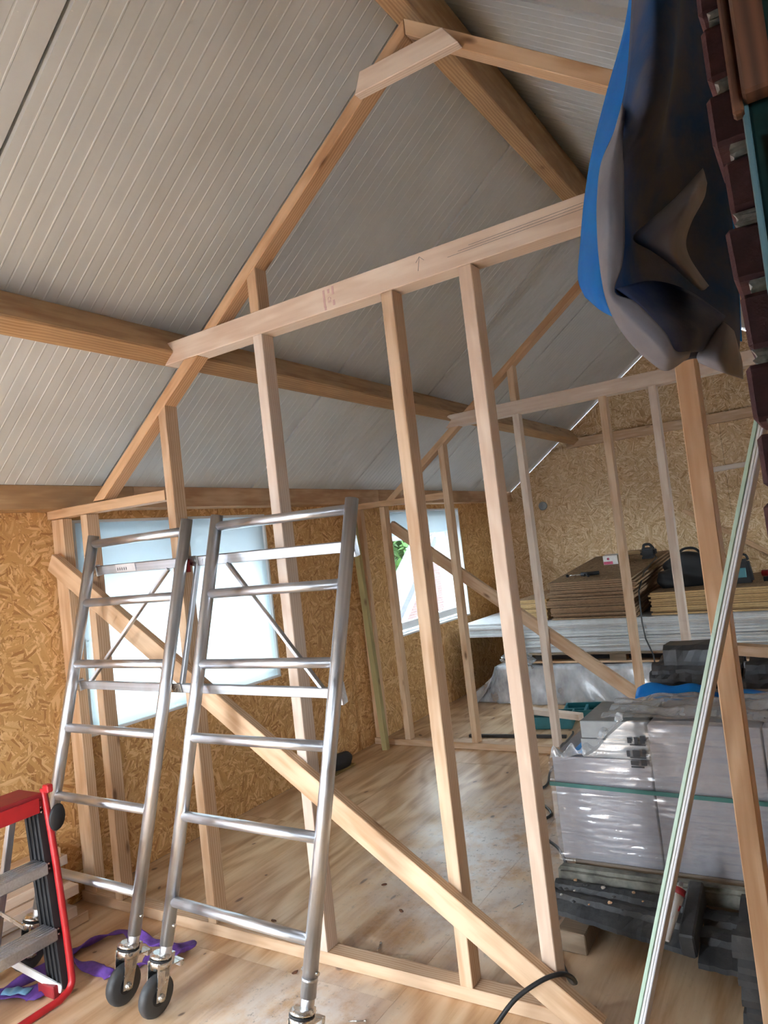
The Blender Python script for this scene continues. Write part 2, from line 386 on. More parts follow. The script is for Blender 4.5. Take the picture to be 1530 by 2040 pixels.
def rod(name, p0, p1, r, mat, parent=None, n=14, hollow=False):
    """straight round bar, length along local x"""
    p0 = Vector(p0); p1 = Vector(p1); L = (p1-p0).length
    bm = bmesh.new()
    pr = [(0, r), (L, r)]
    if hollow: pr = [(.02, r*.82), (0, r*.84), (0, r), (L, r), (L, r*.84), (L-.02, r*.82)]
    rings = [[bm.verts.new((x, rr*math.cos(2*math.pi*k/n), rr*math.sin(2*math.pi*k/n))) for k in range(n)] for x, rr in pr]
    for a, b in zip(rings, rings[1:]):
        for k in range(n):
            f = bm.faces.new((a[k], a[(k+1) % n], b[(k+1) % n], b[k])); f.smooth = True
    bm.faces.new(rings[0][::-1]); bm.faces.new(rings[-1])
    m = axes(p0, p1, (0, 0, 1) if abs((p1-p0).normalized().z) < .9 else (0, 1, 0)); m.translation = p0
    bmesh.ops.recalc_face_normals(bm, faces=bm.faces); me = bpy.data.meshes.new(name); bm.to_mesh(me); bm.free()
    return link(name, me, mat, parent, m)
def lathe(name, prof, mw, mat, parent=None, n=24):
    """profile (radius, height) turned about local z"""
    bm = bmesh.new()
    rings = [[bm.verts.new((max(r, 1e-5)*math.cos(2*math.pi*k/n), max(r, 1e-5)*math.sin(2*math.pi*k/n), h)) for k in range(n)] for r, h in prof]
    for a, b in zip(rings, rings[1:]):
        for k in range(n):
            f = bm.faces.new((a[k], a[(k+1) % n], b[(k+1) % n], b[k])); f.smooth = True
    bm.faces.new(rings[0][::-1]); bm.faces.new(rings[-1])
    return link(name, bm_mesh(bm, name), mat, parent, mw)
def text(name, body, size, mw, mat, parent):
    cu = bpy.data.curves.new(name, 'FONT'); cu.body = body; cu.size = size; cu.extrude = .0004; cu.align_x = 'CENTER'; cu.align_y = 'CENTER'
    o = bpy.data.objects.new(name, cu); C.objects.link(o)
    dg = bpy.context.evaluated_depsgraph_get(); me = bpy.data.meshes.new_from_object(o.evaluated_get(dg)); bpy.data.objects.remove(o)
    me.materials.clear()
    return link(name, me, mat, parent, mw)

# ------------------------------------------------------------------ the shell
XL, XR, XA = -3.36, 1.24, -1.06          # left wall, right wall, ridge line
YF, YN = 8.0, -0.9                        # far wall, near gable end
SL = .744; CL = 4.44                      # roof underside: z = CL + SL*x on the left
ZA = CL+SL*XA
def roofz(x): return CL+SL*x if x <= XA else ZA-SL*(x-XA)

fl = struct('floor', (0, 0, 0), 'bare plywood subfloor of knotty sheets with dust and damp patches', 'floor')
wbox('floor_slab', (XL-.3, YN-1.8, -.22), (XR+.3, YF+.2, -.019), CORE, fl)
xs = [XL, -2.71, -1.49, -.27, .95, XR]
for i in range(len(xs)-1):
    ys = [YN-1.8, -.35, 2.09, 4.53, 6.97, YF] if i % 2 else [YN-1.8, .87, 3.31, 5.75, YF]
    for y0, y1 in zip(ys, ys[1:]):
        wbox('plywood_sheet', (xs[i]+.0006, y0+.0006, -.018), (xs[i+1]-.0006, y1-.0006, random.uniform(-.0006, 0)), PLY, fl)

# left wall: core with two window openings and an unseen one added for daylight, OSB boards in front
WIN = [(-.70, .79), (2.32, 3.81), (5.34, 6.83)]; WZ = (.755, 1.875)
def side_wall(name, x0, x1, label, WIN):
    w = struct(name, (0, 0, 0), label, 'wall')
    ytop = 2.1
    edges = [YN] + [e for a in WIN for e in a] + [YF]
    bm = bmesh.new()
    for i in range(0, len(edges), 2): bm_box(bm, (x0, edges[i], 0), (x1, edges[i+1], ytop))
    for a, b in WIN:
        if a > 0: bm_box(bm, (x0, a, 0), (x1, b, WZ[0]))
        bm_box(bm, (x0, a, WZ[1]), (x1, b, ytop))
    link('wall_core', bm_mesh(bm, 'wall_core'), CORE, w); return w
wl = side_wall('wall_left', XL-.30, XL-.018, 'left wall of orange OSB boards below the roof', WIN)
wr = side_wall('wall_right', XR+.018, XR+.30, 'opposite side wall of OSB boards', [WIN[2]])
PZ = 1.98
for y0, y1, z0, z1 in ((YN, -.70, 0, PZ), (.79, 1.12, 0, PZ), (1.12, 2.24, 0, PZ), (2.24, 2.32, WZ[0], PZ), (2.24, 3.81, 0, WZ[0]), (2.32, 3.81, WZ[1], PZ),
                       (3.81, 4.80, 0, PZ), (4.80, 5.34, WZ[0], PZ), (4.80, 6.0, 0, WZ[0]), (5.34, 6.83, WZ[1], PZ), (6.0, 6.83, 0, WZ[0]), (6.83, YF, 0, PZ)):
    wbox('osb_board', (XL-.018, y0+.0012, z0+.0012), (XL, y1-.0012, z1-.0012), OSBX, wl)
for y0, y1, z0, z1 in ((YN, .3, 0, PZ), (.3, 1.5, 0, PZ), (1.5, 2.7, 0, PZ), (2.7, 3.9, 0, PZ), (3.9, 5.34, 0, PZ), (5.34, 6.83, 0, WZ[0]), (5.34, 6.83, WZ[1], PZ), (6.83, YF, 0, PZ)):
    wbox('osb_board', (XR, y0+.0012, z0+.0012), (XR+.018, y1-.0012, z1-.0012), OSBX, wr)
def gable_piece(name, x0, x1, z0, z1, y0, y1, mat, parent, CL=CL, ZA=ZA):
    roofz = lambda x: CL+SL*x if x <= XA else ZA-SL*(x-XA)
    """vertical board in the gable, clipped to the roof line"""
    pts = [(x0, z0), (x1, z0)]
    top = []
    for x in sorted({x0, x1, *( [XA] if x0 < XA < x1 else [])}, reverse=True): top.append((x, min(z1, roofz(x))))
    cut = []
    for (xa, za), (xb, zb) in zip(top, top[1:]):
        cut.append((xa, za))
        for side in (-1, 1):
            xc = (z1-CL)/SL if side < 0 else XA+(ZA-z1)/SL
            if min(xa, xb)+1e-4 < xc < max(xa, xb)-1e-4: cut.append((xc, z1))
    cut.append(top[-1])
    poly = pts+cut
    bm = bmesh.new()
    a = [bm.verts.new((p[0], y0, p[1])) for p in poly]; b = [bm.verts.new((p[0], y1, p[1])) for p in poly]
    bm.faces.new(a); bm.faces.new(b[::-1])
    for i in range(len(poly)): bm.faces.new((a[i], b[i], b[(i+1) % len(poly)], a[(i+1) % len(poly)]))
    return link(name, bm_mesh(bm, name), mat, parent)
wf = struct('wall_far', (0, 0, 0), 'far gable wall of pale OSB boards behind the stacked sheets', 'wall')
gable_piece('wall_core', XL-.3, XR+.3, 0, 9, YF+.018, YF+.06, CORE, wf, CL-.014, ZA-.014)
gx = [XL, -2.14, -.92, .30, XR]
for x0, x1 in zip(gx, gx[1:]):
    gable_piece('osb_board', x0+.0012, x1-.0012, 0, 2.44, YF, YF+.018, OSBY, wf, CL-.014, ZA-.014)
    if max(roofz(x0), roofz(x1)) > 2.5: gable_piece('osb_board', max(x0, -2.68)+.0012, min(x1, .56)-.0012, 2.4424, 9, YF, YF+.018, OSBY, wf, CL-.014, ZA-.014)

wg = struct('wall_gable', (0, 0, 0), 'unseen near gable wall beside the old house, with openings added for daylight', 'wall')
gable_piece('wall_core', XL-.3, -2.35, 0, 9, YN-.15, YN-.01, CORE, wg); gable_piece('wall_core', -2.35, -1.45, 2.05, 9, YN-.15, YN-.01, CORE, wg); gable_piece('wall_core', -1.45, .55, 0, 9, YN-.15, YN-.01, CORE, wg); gable_piece('wall_core', .55, 1.05, 0, 1.15, YN-.15, YN-.01, CORE, wg); gable_piece('wall_core', .55, 1.05, 1.95, 9, YN-.15, YN-.01, CORE, wg); gable_piece('wall_core', 1.05, XR+.3, 0, 9, YN-.15, YN-.01, CORE, wg)  # out of view; door and small window openings added to let daylight in

# roof: sandwich panels, each with its own shallow ribs
def roof_panel(y0, y1, side, parent):
    """ribbed inner skin; runs from the eaves to the ridge"""
    xe = XL-.45 if side < 0 else XR+.45
    L = abs(xe-XA)/math.cos(math.atan(SL))
    s = Vector((1, 0, SL)).normalized() if side < 0 else Vector((-1, 0, SL)).normalized()
    n = Vector((SL, 0, -1)).normalized() if side < 0 else Vector((-SL, 0, -1)).normalized()
    base = Vector((xe, 0, roofz(xe)))
    prof = [(y0+.006, -.012), (y0+.010, -.0)]
    k = y0+.05
    while k < y1-.03:
        prof += [(k-.0045, 0), (k-.002, .0018), (k+.002, .0018), (k+.0045, 0)]
        q = k+.05
        if q < y1-.03: prof += [(q-.0045, 0), (q-.0015, -.0016), (q+.0015, -.0016), (q+.0045, 0)]
        k += .1
    prof += [(y1-.010, 0), (y1-.006, -.012), (y1-.006, -.1), (y0+.006, -.1)]
    bm = bmesh.new()
    A = [bm.verts.new(base+Vector((0, y, 0))+n*h) for y, h in prof]
    B = [bm.verts.new(base+s*L+Vector((0, y, 0))+n*h) for y, h in prof]
    m = len(prof)
    for i in range(m): bm.faces.new((A[i], A[(i+1) % m], B[(i+1) % m], B[i]))
    bm.faces.new(A[::-1]); bm.faces.new(B)
    return link('roof_panel', bm_mesh(bm, 'roof_panel'), ROOF, parent)
joints = [-.96, .17, 1.30, 2.43, 3.56, 4.69, 5.82, 6.95, 8.08]
for side, nm, lab in ((-1, 'ceiling_left', 'grey-white ribbed roof panels on the slope above the windows'), (1, 'ceiling_right', 'brighter ribbed roof panels on the slope beyond the ridge beam')):
    c = struct(nm, (0, 0, 0), lab, 'ceiling')
    for y0, y1 in zip(joints, joints[1:]): roof_panel(y0, y1, side, c)
    xe = XL-.45 if side < 0 else XR+.45
    bm = bmesh.new()
    up = Vector((-SL, 0, 1)).normalized() if side < 0 else Vector((SL, 0, 1)).normalized()
    for o_ in (.06,):
        p = [Vector((xe, joints[0], roofz(xe))), Vector((xe, joints[-1], roofz(xe))), Vector((XA, joints[-1], ZA)), Vector((XA, joints[0], ZA))]
        a = [bm.verts.new(q+up*.055) for q in p]; b = [bm.verts.new(q+up*.075) for q in p]
        bm.faces.new(a); bm.faces.new(b[::-1])
        for i in range(4): bm.faces.new((a[i], b[i], b[(i+1) % 4], a[(i+1) % 4]))
    link('panel_seal', bm_mesh(bm, 'panel_seal'), SEAL, c)

rc_ = struct('trim_1', (XA, 3, ZA), 'unseen ridge capping added over the roof panels against a light leak', 'trim')
wbox('ridge_leak_cover', (XA-.11, joints[0], ZA+.03), (XA+.11, joints[-1], ZA+.2), SEAL, rc_)  # unseen cover added to block sky light leaking in at the ridge
# purlins, ridge beam, wall plate
dirS = Vector((1, 0, SL)).normalized(); nrm = Vector((SL, 0, -1)).normalized()
def purlin(name, xc, side, label, w=.085, h=.165):
    n = nrm if side < 0 else Vector((-SL, 0, -1)).normalized()
    c = Vector((xc, 0, roofz(xc)))+n*(h/2+.001)
    o = timber(name, (c.x, YN, c.z), (c.x, YF-.002, c.z), w, h, WOODB, None, up=-n, bev=.006)
    return tag(o, label, 'beam')
purlin('roof_purlin', -2.47, -1, 'long brown purlin under the slope above the two windows')
purlin('roof_purlin', .40, 1, 'purlin under the slope beyond the ridge, behind the blue membrane')
rb = timber('ridge_beam', (XA-.018, YN, 3.505), (XA-.018, YF-.002, 3.505), .085, .21, WOODB, None, bev=.006)
tag(rb, 'heavy ridge beam along the peak of the roof', 'beam')
wp = thing('wall_plate', 'horizontal timber wall plate above the windows under the eaves', 'beam', (XL+.07, 2, 1.92))
for y0, y1, m_ in ((YN, 2.62, WOODB), (2.62, 5.1, WOODO), (5.1, YF-.002, WOODO)):
    timber('plate_length', (XL+.068, y0+.001, 1.978), (XL+.068, y1-.001, 1.978), .136, .118, m_, wp, bev=.003)
wp2 = thing('wall_plate', 'horizontal timber wall plate above the opposite side wall', 'beam', (XR-.07, 2, 1.92))
timber('plate_length', (XR-.068, YN, 1.978), (XR-.068, YF-.002, 1.978), .136, .118, WOODO, wp2, bev=.003)

# windows
def window(idx, a, b, xi, sgn, split=True):
    """frame set near the outside of the wall; xi = inner wall face, sgn -1 left / +1 right"""
    w = struct('window_%d' % idx, (xi+sgn*.24, (a+b)/2, WZ[0]))
    xo = xi+sgn*.10; xp = xi+sgn*.165; lo, hi = min(xo, xp), max(xo, xp); f = .07
    a2, b2, z0, z1 = a+.02, b-.02, WZ[0]+.03, WZ[1]-.02
    for nme, l, h in (('frame_jamb', (lo, a2, z0), (hi, a2+f, z1)), ('frame_jamb', (lo, b2-f, z0), (hi, b2, z1)), ('frame_head', (lo, a2+f, z1-f), (hi, b2-f, z1)), ('frame_sill', (lo, a2+f, z0), (hi, b2-f, z0+f)), ('frame_mullion', (lo, (a2+b2)/2-.05, z0+f), (hi, (a2+b2)/2+.05, z1-f))):
        box(nme, l, h, UPVC, w, .006)
    mid = (a2+b2)/2
    for p0, p1 in ((a2+f, mid-.05), (mid+.05, b2-f)):
        box('pane', (xi+sgn*.13, p0, z0+f), (xi+sgn*.138, p1, z1-f), GLASS, w, 0)
    l0, l1 = sorted((xi, xi+sgn*.29))
    for nme, l, h in (('reveal', (l0, a, WZ[0]), (l1, a+.015, WZ[1])), ('reveal', (l0, b-.015, WZ[0]), (l1, b, WZ[1])), ('reveal', (l0, a+.015, WZ[1]-.015), (l1, b-.015, WZ[1])), ('reveal', (l0, a+.015, WZ[0]), (l1, b-.015, WZ[0]+.015))):
        wbox(nme, l, h, LINER, w)
    return w
w1 = window(1, *WIN[1], XL, -1); w2 = window(2, *WIN[2], XL, -1); w3 = window(3, *WIN[2], XR, 1); w3['label'] = 'unseen window added in the opposite side wall to light the far end'  # third window is out of view, added for light on the far end
w1['label'] = 'large bright window behind the two ladders'; w2['label'] = 'smaller-looking window with a view of garden and house behind the far frame'
def wavy_sheet(name, y0, y1, z0, z1, x, mat, amp=.006, ny=24, nz=16, seed=1):
    r = random.Random(seed); ph = [r.uniform(0, 6) for _ in range(4)]
    bm = bmesh.new(); g = []
    for j in range(nz+1):
        row = []
        for i in range(ny+1):
            u, v = i/ny, j/nz
            d = amp*(math.sin(u*7+ph[0]+v*2)+.6*math.sin(v*5+ph[1]-u*3)+.4*math.sin(u*19+ph[2]))*(.3+.7*math.sin(math.pi*u))
            row.append(bm.verts.new((x+d, y0+(y1-y0)*u, z0+(z1-z0)*v)))
        g.append(row)
    for j in range(nz):
        for i in range(ny): bm.faces.new((g[j][i], g[j][i+1], g[j+1][i+1], g[j+1][i]))
    me = bm_mesh(bm, name, True); o = link(name, me, mat)
    md = o.modifiers.new('t', 'SOLIDIFY'); md.thickness = .0012
    return o
tag(wavy_sheet('plastic_sheet', WIN[1][0]+.004, WIN[1][1]-.004, WZ[0]+.004, WZ[1]-.004, XL-.02, SHEET, .005), 'translucent white plastic sheet stretched across the window behind the ladders', 'sheet')
tag(wavy_sheet('plastic_flap', WIN[2][0]+.02, WIN[2][1]-.02, 1.645, WZ[1]-.004, XL-.06, SHEET, .008, seed=5), 'short milky plastic flap hanging across the top of the far window', 'sheet')

# ------------------------------------------------------------------ the two partition frames
def frame(Y, dz, label, front_brace, studs_x, loc):
    f = thing('partition_frame', label, 'timber frame', loc)
    y0, y1 = Y, Y+.07
    h = .048/math.cos(math.atan(SL)); ct = 4.145
    tz0, tz1 = 2.447+dz, 2.54+dz
    # sole plate
    member('sole_plate', [(-3.352, 0.0005), (-.83, .0005), (-.83, .048), (-3.352, .048)], y0, y1, WOOD, f)
    # tie beam with the notch that receives the purlin's corner
    member('tie_beam', [(-2.40, tz0), (1.0-.62, tz0), (.38-.09, tz1), (-2.392, tz1), (-2.345, tz0+.055)], y0-.002, y1+.01, WOODP, f)
    def raft(xa, xb, sgn, mat, za=None):
        # sgn -1 left slope
        zz = (lambda x: ct+SL*x) if sgn < 0 else (lambda x: ct+SL*(2*XA-x))
        return zz
    zl = lambda x: ct+SL*x
    # lower left rafter: from the short plate to the underside of the tie
    xt = (tz0-(ct-h))/SL; xt2 = (tz0-ct)/SL
    zp = 1.925+dz*.3
    member('rafter', [((zp-(ct-h))/SL, zp), (xt, tz0), (xt2, tz0), ((zp-ct)/SL, zp)], y0, y1, WOODO, f)
    # upper left rafter: from the top of the tie to the ridge
    xt = (tz1-(ct-h))/SL; xt2 = (tz1-ct)/SL
    member('rafter', [(xt, tz1), (XA-.001, zl(XA)-h), (XA-.001, zl(XA)), (xt2, tz1)], y0, y1, WOODO, f)
    # right rafters (mirror)
    mx = lambda x: 2*XA-x
    member('rafter', [(XA+.001, zl(XA)-h), (mx(xt), tz1), (mx(xt2), tz1), (XA+.001, zl(XA))], y0, y1, WOOD, f)
    xt = (tz0-(ct-h))/SL; xt2 = (tz0-ct)/SL
    member('rafter', [(mx(xt), tz0), (mx((zp-(ct-h))/SL), zp), (mx((zp-ct)/SL), zp), (mx(xt2), tz0)], y0, y1, WOODO, f)
    # collar under the ridge
    cz = 3.15+dz*.5; hw = (ct-h-(cz+.062))/SL
    member('collar', [(XA-.205, cz), (XA+.205, cz), (XA+.205-.05, cz+.075), (XA-.205+.03, cz+.075)], y0-.04, y0-.001 if Y < 3 else y0-.001, WOODP, f)
    # short plate from the wall to the first full stud
    member('short_plate', [(-3.352, 1.878), (-2.482, 1.866), (-2.482, 1.912), (-3.352, 1.924)], y0-.001, y1, WOODO, f)
    for i, (x, kind) in enumerate(studs_x):
        w = .048
        if kind == 'low':      # under the short plate
            member('stud', [(x-w/2, .048), (x-w/2, 1.872), (x+w/2, 1.871), (x+w/2, .048)], y0, y1, WOOD, f)
        elif kind == 'wall':
            member('stud', [(x-.045, .048), (x-.045, 1.876), (x+.045, 1.874), (x+.045, .048)], y0+.015, y1, WOOD, f)
        elif kind == 'raft':   # up to the lower rafter
            zt = lambda q: ct-h+SL*q
            member('stud', [(x-w/2, .048), (x-w/2, zt(x-w/2)), (x+w/2, zt(x+w/2)), (x+w/2, .048)], y0, y1, WOOD, f)
        elif kind == 'tie':
            member('stud', [(x-w/2, .048), (x-w/2, tz0), (x+w/2, tz0), (x+w/2, .048)], y0, y1, WOODP if i % 2 else WOOD, f)
        elif kind == 'door':   # free stud at the door opening
            member('stud', [(x-.027, .0005), (x-.027, tz0), (x+.027, tz0), (x+.027, .0005)], y0, y1+.01, WOOD, f)
        elif kind == 'both':   # to the tie, with a stub above it
            member('stud', [(x-w/2, .048), (x-w/2, tz0), (x+w/2, tz0), (x+w/2, .048)], y0, y1, WOODP if i % 2 else WOOD, f)
            zt = lambda q: ct-h+SL*q
            member('stub_stud', [(x-w/2, tz1), (x-w/2, zt(x-w/2)), (x+w/2, zt(x+w/2)), (x+w/2, tz1)], y0, y1, WOOD, f)
    return f
fr1 = frame(2.18, 0.0, 'near timber partition frame with pale tie beam, in front of the big window', True,
            [(-3.30, 'wall'), (-3.065, 'low'), (-2.452, 'raft'), (-1.862, 'both'), (-1.252, 'tie'), (-.945, 'tie'), (-.318, 'door')], (-1.06, 2.2, 0))
fr2 = frame(4.83, -.065, 'second timber partition frame standing farther in, before the stacked sheets', False,
            [(-3.30, 'wall'), (-3.04, 'low'), (-2.462, 'raft'), (-1.845, 'both'), (-1.235, 'tie'), (-.915, 'tie'), (-.30, 'door')], (-1.06, 4.85, 0))
def brace(par, a, b, y0, y1, hw):
    a = Vector((a[0], 0, a[1])); b = Vector((b[0], 0, b[1])); d = (b-a).normalized(); n = Vector((-d.z, 0, d.x))*hw
    member('diagonal_brace', [((a-n).x, (a-n).z), ((b-n).x, (b-n).z), ((b+n).x, (b+n).z), ((a+n).x, (a+n).z)], y0, y1, WOOD, par)
brace(fr1, (-3.30, 1.665), (-.80, .033), 2.136, 2.178, .045)
brace(fr2, (-3.03, 1.72), (-1.13, .28), 4.902, 4.944, .042)
# stamp and pencil marks on the front tie beam
def mark_m(x, y, z, rot=0): return Matrix.Translation((x, y, z)) @ Matrix.Rotation(math.pi/2, 4, 'X') @ Matrix.Rotation(rot, 4, 'Z')
text('stamp', 'CE', .02, mark_m(-1.495, 2.1772, 2.485, -math.pi/2), INK, fr1)
for dx, dz, l in ((-.022, .02, .03), (-.022, -.012, .034), (0, .026, .016), (.02, .024, .03), (.02, -.022, .02), (-.02, -.034, .014)):
    box('stamp', (-1.495+dx-.005, 2.1772, 2.492+dz-l/2), (-1.495+dx+.004, 2.1778, 2.492+dz+l/2), INK, fr1, 0)
for a, b in (((-1.115, 2.478), (-1.105, 2.525)), ((-1.105, 2.525), (-1.12, 2.508)), ((-1.105, 2.525), (-1.088, 2.508))):
    timber('pencil_mark', (a[0], 2.1775, a[1]), (b[0], 2.1775, b[1]), .0006, .0016, GREYI, fr1, up=(1, 0, 0), bev=0)
for i in range(3):
    timber('pencil_mark', (-1.0+.04*i, 2.1775, 2.49+.008*i), (-.50, 2.1775, 2.495+.009*i), .0006, .0012, GREYI, fr1, up=(0, 0, 1), bev=0)

# timbers on the far wall
tag(timber('wall_rail', (-2.49, YF-.024, 2.468), (.35, YF-.024, 2.468), .045, .10, WOOD, None), 'long horizontal rail nailed across the far OSB gable', 'timber')
tag(timber('wall_batten', (-1.08, YF-.02, 1.955), (-.1, YF-.02, 1.985), .04, .05, WOODP, None), 'short pale batten on the far wall below the long rail', 'timber')
tag(timber('wall_batten', (-1.09, YF-.015, 1.93), (-1.075, YF-.015, 1.66), .03, .05, WOOD, None, up=(1, 0, 0)), 'stubby upright batten on the far wall under the short pale batten', 'timber')
tag(timber('wall_lath', (-1.36, YF-.012, 1.585), (-.5, YF-.012, .98), .022, .045, WOODO, None), 'thin slanting lath on the far wall beside the tools', 'timber')
tag(lathe('wall_vent', [(.05, 0), (.05, .012), (.038, .016), (.03, .010), (0, .010)], Matrix.Translation((-2.856, YF-.001, 1.819)) @ Matrix.Rotation(math.pi/2, 4, 'X'), plain('grey_vent', (.3, .32, .33), .5), None), 'small round grey vent cap on the far OSB wall', 'vent')
# green batten leaning at the left wall
bt = timber('leaning_batten', (-3.165, 4.70, .002), (-3.25, 4.72, 1.80), .045, .045, WOODG, None, up=(0, 1, 0))
tag(bt, 'greenish treated batten leaning by the left OSB wall beside the far frame', 'timber')

# ------------------------------------------------------------------ folded scaffold of two ladders
scf = thing('folding_scaffold', 'aluminium folding scaffold of two ladder frames on castors, leaning at the near frame', 'scaffold', (-2.3, 1.8, 0))
posts = {'RL': (V(-2.236, 1.703, 0), V(-2.06, 2.06, 1.75)), 'RR': (V(-1.544, 1.644, 0), V(-1.44, 2.10, 1.735)),
         'LR': (V(-2.416, 1.705, 0), V(-2.252, 2.08, 1.756)), 'LL': (V(-3.01, 1.70, 0), V(-2.848, 2.07, 1.75))}
def pp(k, s): return posts[k][0].lerp(posts[k][1], s)
def caster(k):
    base, top = posts[k]; ax = (top-base).normalized()
    s0 = base+V(0, 0, 0)
    side = (ax.cross(V(.62, .78, 0))).normalized(); side = (V(1, .05, 0)-ax*ax.dot(V(1, .05, 0))).normalized(); fwd = ax.cross(side)
    Mx = Matrix((side, fwd, ax)).transposed().to_4x4()
    r = .072; c = V(base.x, base.y, r)+fwd*.0
    m = Mx.copy(); m.translation = c
    cs = empty('caster', tuple(base)); cs.parent = scf; cs.matrix_basis = Matrix.Translation(base-Vector(scf.location))
    wm = m @ Matrix.Rotation(math.pi/2, 4, 'Y')
    lathe('wheel', [(.028, -.017), (.058, -.018), (.068, -.014), (.072, -.004), (.072, .004), (.068, .014), (.058, .018), (.028, .017)], wm, RUB, cs, 28)
    lathe('hub', [(.03, -.0185), (.03, .0185)], wm, BLK, cs, 18)
    for sg in (-1, 1):
        bm = bmesh.new(); pts = [(-.02, -.012), (.02, -.012), (.026, .06), (.034, .115), (-.034, .115), (-.026, .06)]
        a = [bm.verts.new((sg*.024, p[0], p[1])) for p in pts]; b = [bm.verts.new((sg*.027, p[0], p[1])) for p in pts]
        bm.faces.new(a); bm.faces.new(b[::-1])
        for i in range(6): bm.faces.new((a[i], b[i], b[(i+1) % 6], a[(i+1) % 6]))
        link('fork_cheek', bm_mesh(bm, 'fork_cheek'), ZINC, cs, m)
        lathe('axle_nut', [(.014, 0), (.014, .004), (.009, .005), (.009, .011), (0, .011)], m @ Matrix.Translation((sg*.027, 0, 0)) @ Matrix.Rotation(sg*math.pi/2, 4, 'Y'), ZINC, cs, 12)
    lathe('fork_crown', [(.036, .092), (.038, .11), (.038, .118), (.032, .120), (.032, .126), (.038, .127), (.038, .134), (.028, .142)], m, ZINC, cs, 22)
    lathe('dust_ring', [(.039, .119), (.039, .1265)], m, BLK, cs, 22)
    bm = bmesh.new(); bm_box(bm, (-.018, -.085, .088), (.018, -.025, .093)); bm_box(bm, (-.02, -.10, .074), (.02, -.083, .094)); bm_box(bm, (-.008, -.062, .093), (.008, -.048, .128))
    bmesh.ops.rotate(bm, verts=bm.verts, cent=(0, 0, .1), matrix=Matrix.Rotation(math.pi, 3, 'Z'))
    link('brake_pedal', bm_mesh(bm, 'brake_pedal'), ZINC, cs, m)
for k in posts:
    base, top = posts[k]; L = (top-base).length
    s0 = .135/L
    o = rod('post', pp(k, s0 + (.10/L)), pp(k, 1.0), .0242, ALU, scf, 20, True)
    rod('caster_stem', pp(k, s0), pp(k, s0+.16/L), .0215, ALU, scf, 16)
    pin = pp(k, s0+.17/L); ax = (top-base).normalized(); px = ax.cross(V(0, 1, 0)).normalized()
    rod('locking_pin', pin-px*.032, pin+px*.032, .006, ZINC, scf, 8)
    caster(k)
lathe('tape_ring', [(.0252, -.006), (.0252, .006)], axes(V(0, 0, 0), posts['RR'][1]-posts['RR'][0], (0, 1, 0)) @ Matrix.Rotation(math.pi/2, 4, 'Y'), ALU, scf, 18).matrix_basis.translation = pp('RR', .158)-Vector(scf.location)
for s in (.975, .828, .68, .53, .375, .212):
    rod('rung', pp('RL', s), pp('RR', s+.004), .0185, ALU, scf, 16)
    rod('rung', pp('LL', s+.004), pp('LR', s-.002), .0185, ALU, scf, 16)
# hinged brace panel behind the ladders
bk = V(-.22, .93, -.13)*.055
def bp(a, b, name, w=.014, t=.022, mat=ALUB): return timber(name, a, b, w, t, mat, scf, up=V(.22, -.2, 1), bev=.002)
for sL, sR, hgt, nm in ((.915, .908, .040, 'upper_bar'), (.633, .626, .036, 'lower_bar')):
    a = pp('LL', sL)+bk; b = pp('RR', sR)+bk; mid = a.lerp(b, .425)
    bp(a, mid-(b-a)*.012, nm, .016, hgt); bp(mid+(b-a)*.012, b, nm, .016, hgt)
    bp(a.lerp(b, .39)-bk*.25, a.lerp(b, .46)-bk*.25, 'hinge_plate', .006, hgt*1.05, ZINC)
    for k, q in (('LL', a), ('RR', b)):
        bp(q-(b-a).normalized()*.012, q+(b-a).normalized()*.012, 'hinge_bracket', .03, .075 if k == 'RR' else .05, ALU)
ua, ub = pp('LL', .915)+bk, pp('RR', .908)+bk; la, lb = pp('LL', .633)+bk, pp('RR', .626)+bk
timber('hinge_upright', ua.lerp(ub, .40), la.lerp(lb, .40), .016, .022, ALU, scf, up=(0, 1, 0)); timber('hinge_upright', ua.lerp(ub, .455), la.lerp(lb, .455), .016, .022, ALU, scf, up=(0, 1, 0))
timber('diagonal_strut', ua.lerp(ub, .33)-V(0, 0, .02), la.lerp(lb, .04), .014, .02, ALU, scf, up=(0, 1, 0)); timber('diagonal_strut', ua.lerp(ub, .57)-V(0, 0, .02), la.lerp(lb, .955), .014, .02, ALU, scf, up=(0, 1, 0))
q = ua.lerp(ub, .425)-bk*.45; rod('red_latch', q-V(0, 0, .045), q+V(0, 0, .005), .011, RED, scf, 10); rod('latch_pin', q+V(0, 0, .005), q+V(0, 0, .035), .009, ZINC, scf, 10)
q0, q1 = ua.lerp(ub, .10), ua.lerp(ub, .19); dv = (ub-ua).normalized()
sk = timber('sticker', q0-bk*.19, q1-bk*.19, .0008, .034, plain('silver_sticker', (.62, .62, .64), .4), scf, up=V(.22, -.2, 1), bev=0)
for i in range(5):
    c = (q0-bk*.2).lerp(q1-bk*.2, .1+.11*i); timber('sticker_print', c-V(0, 0, .010), c+V(0, 0, .008), .0009, .004, INKB, scf, up=dv, bev=0)

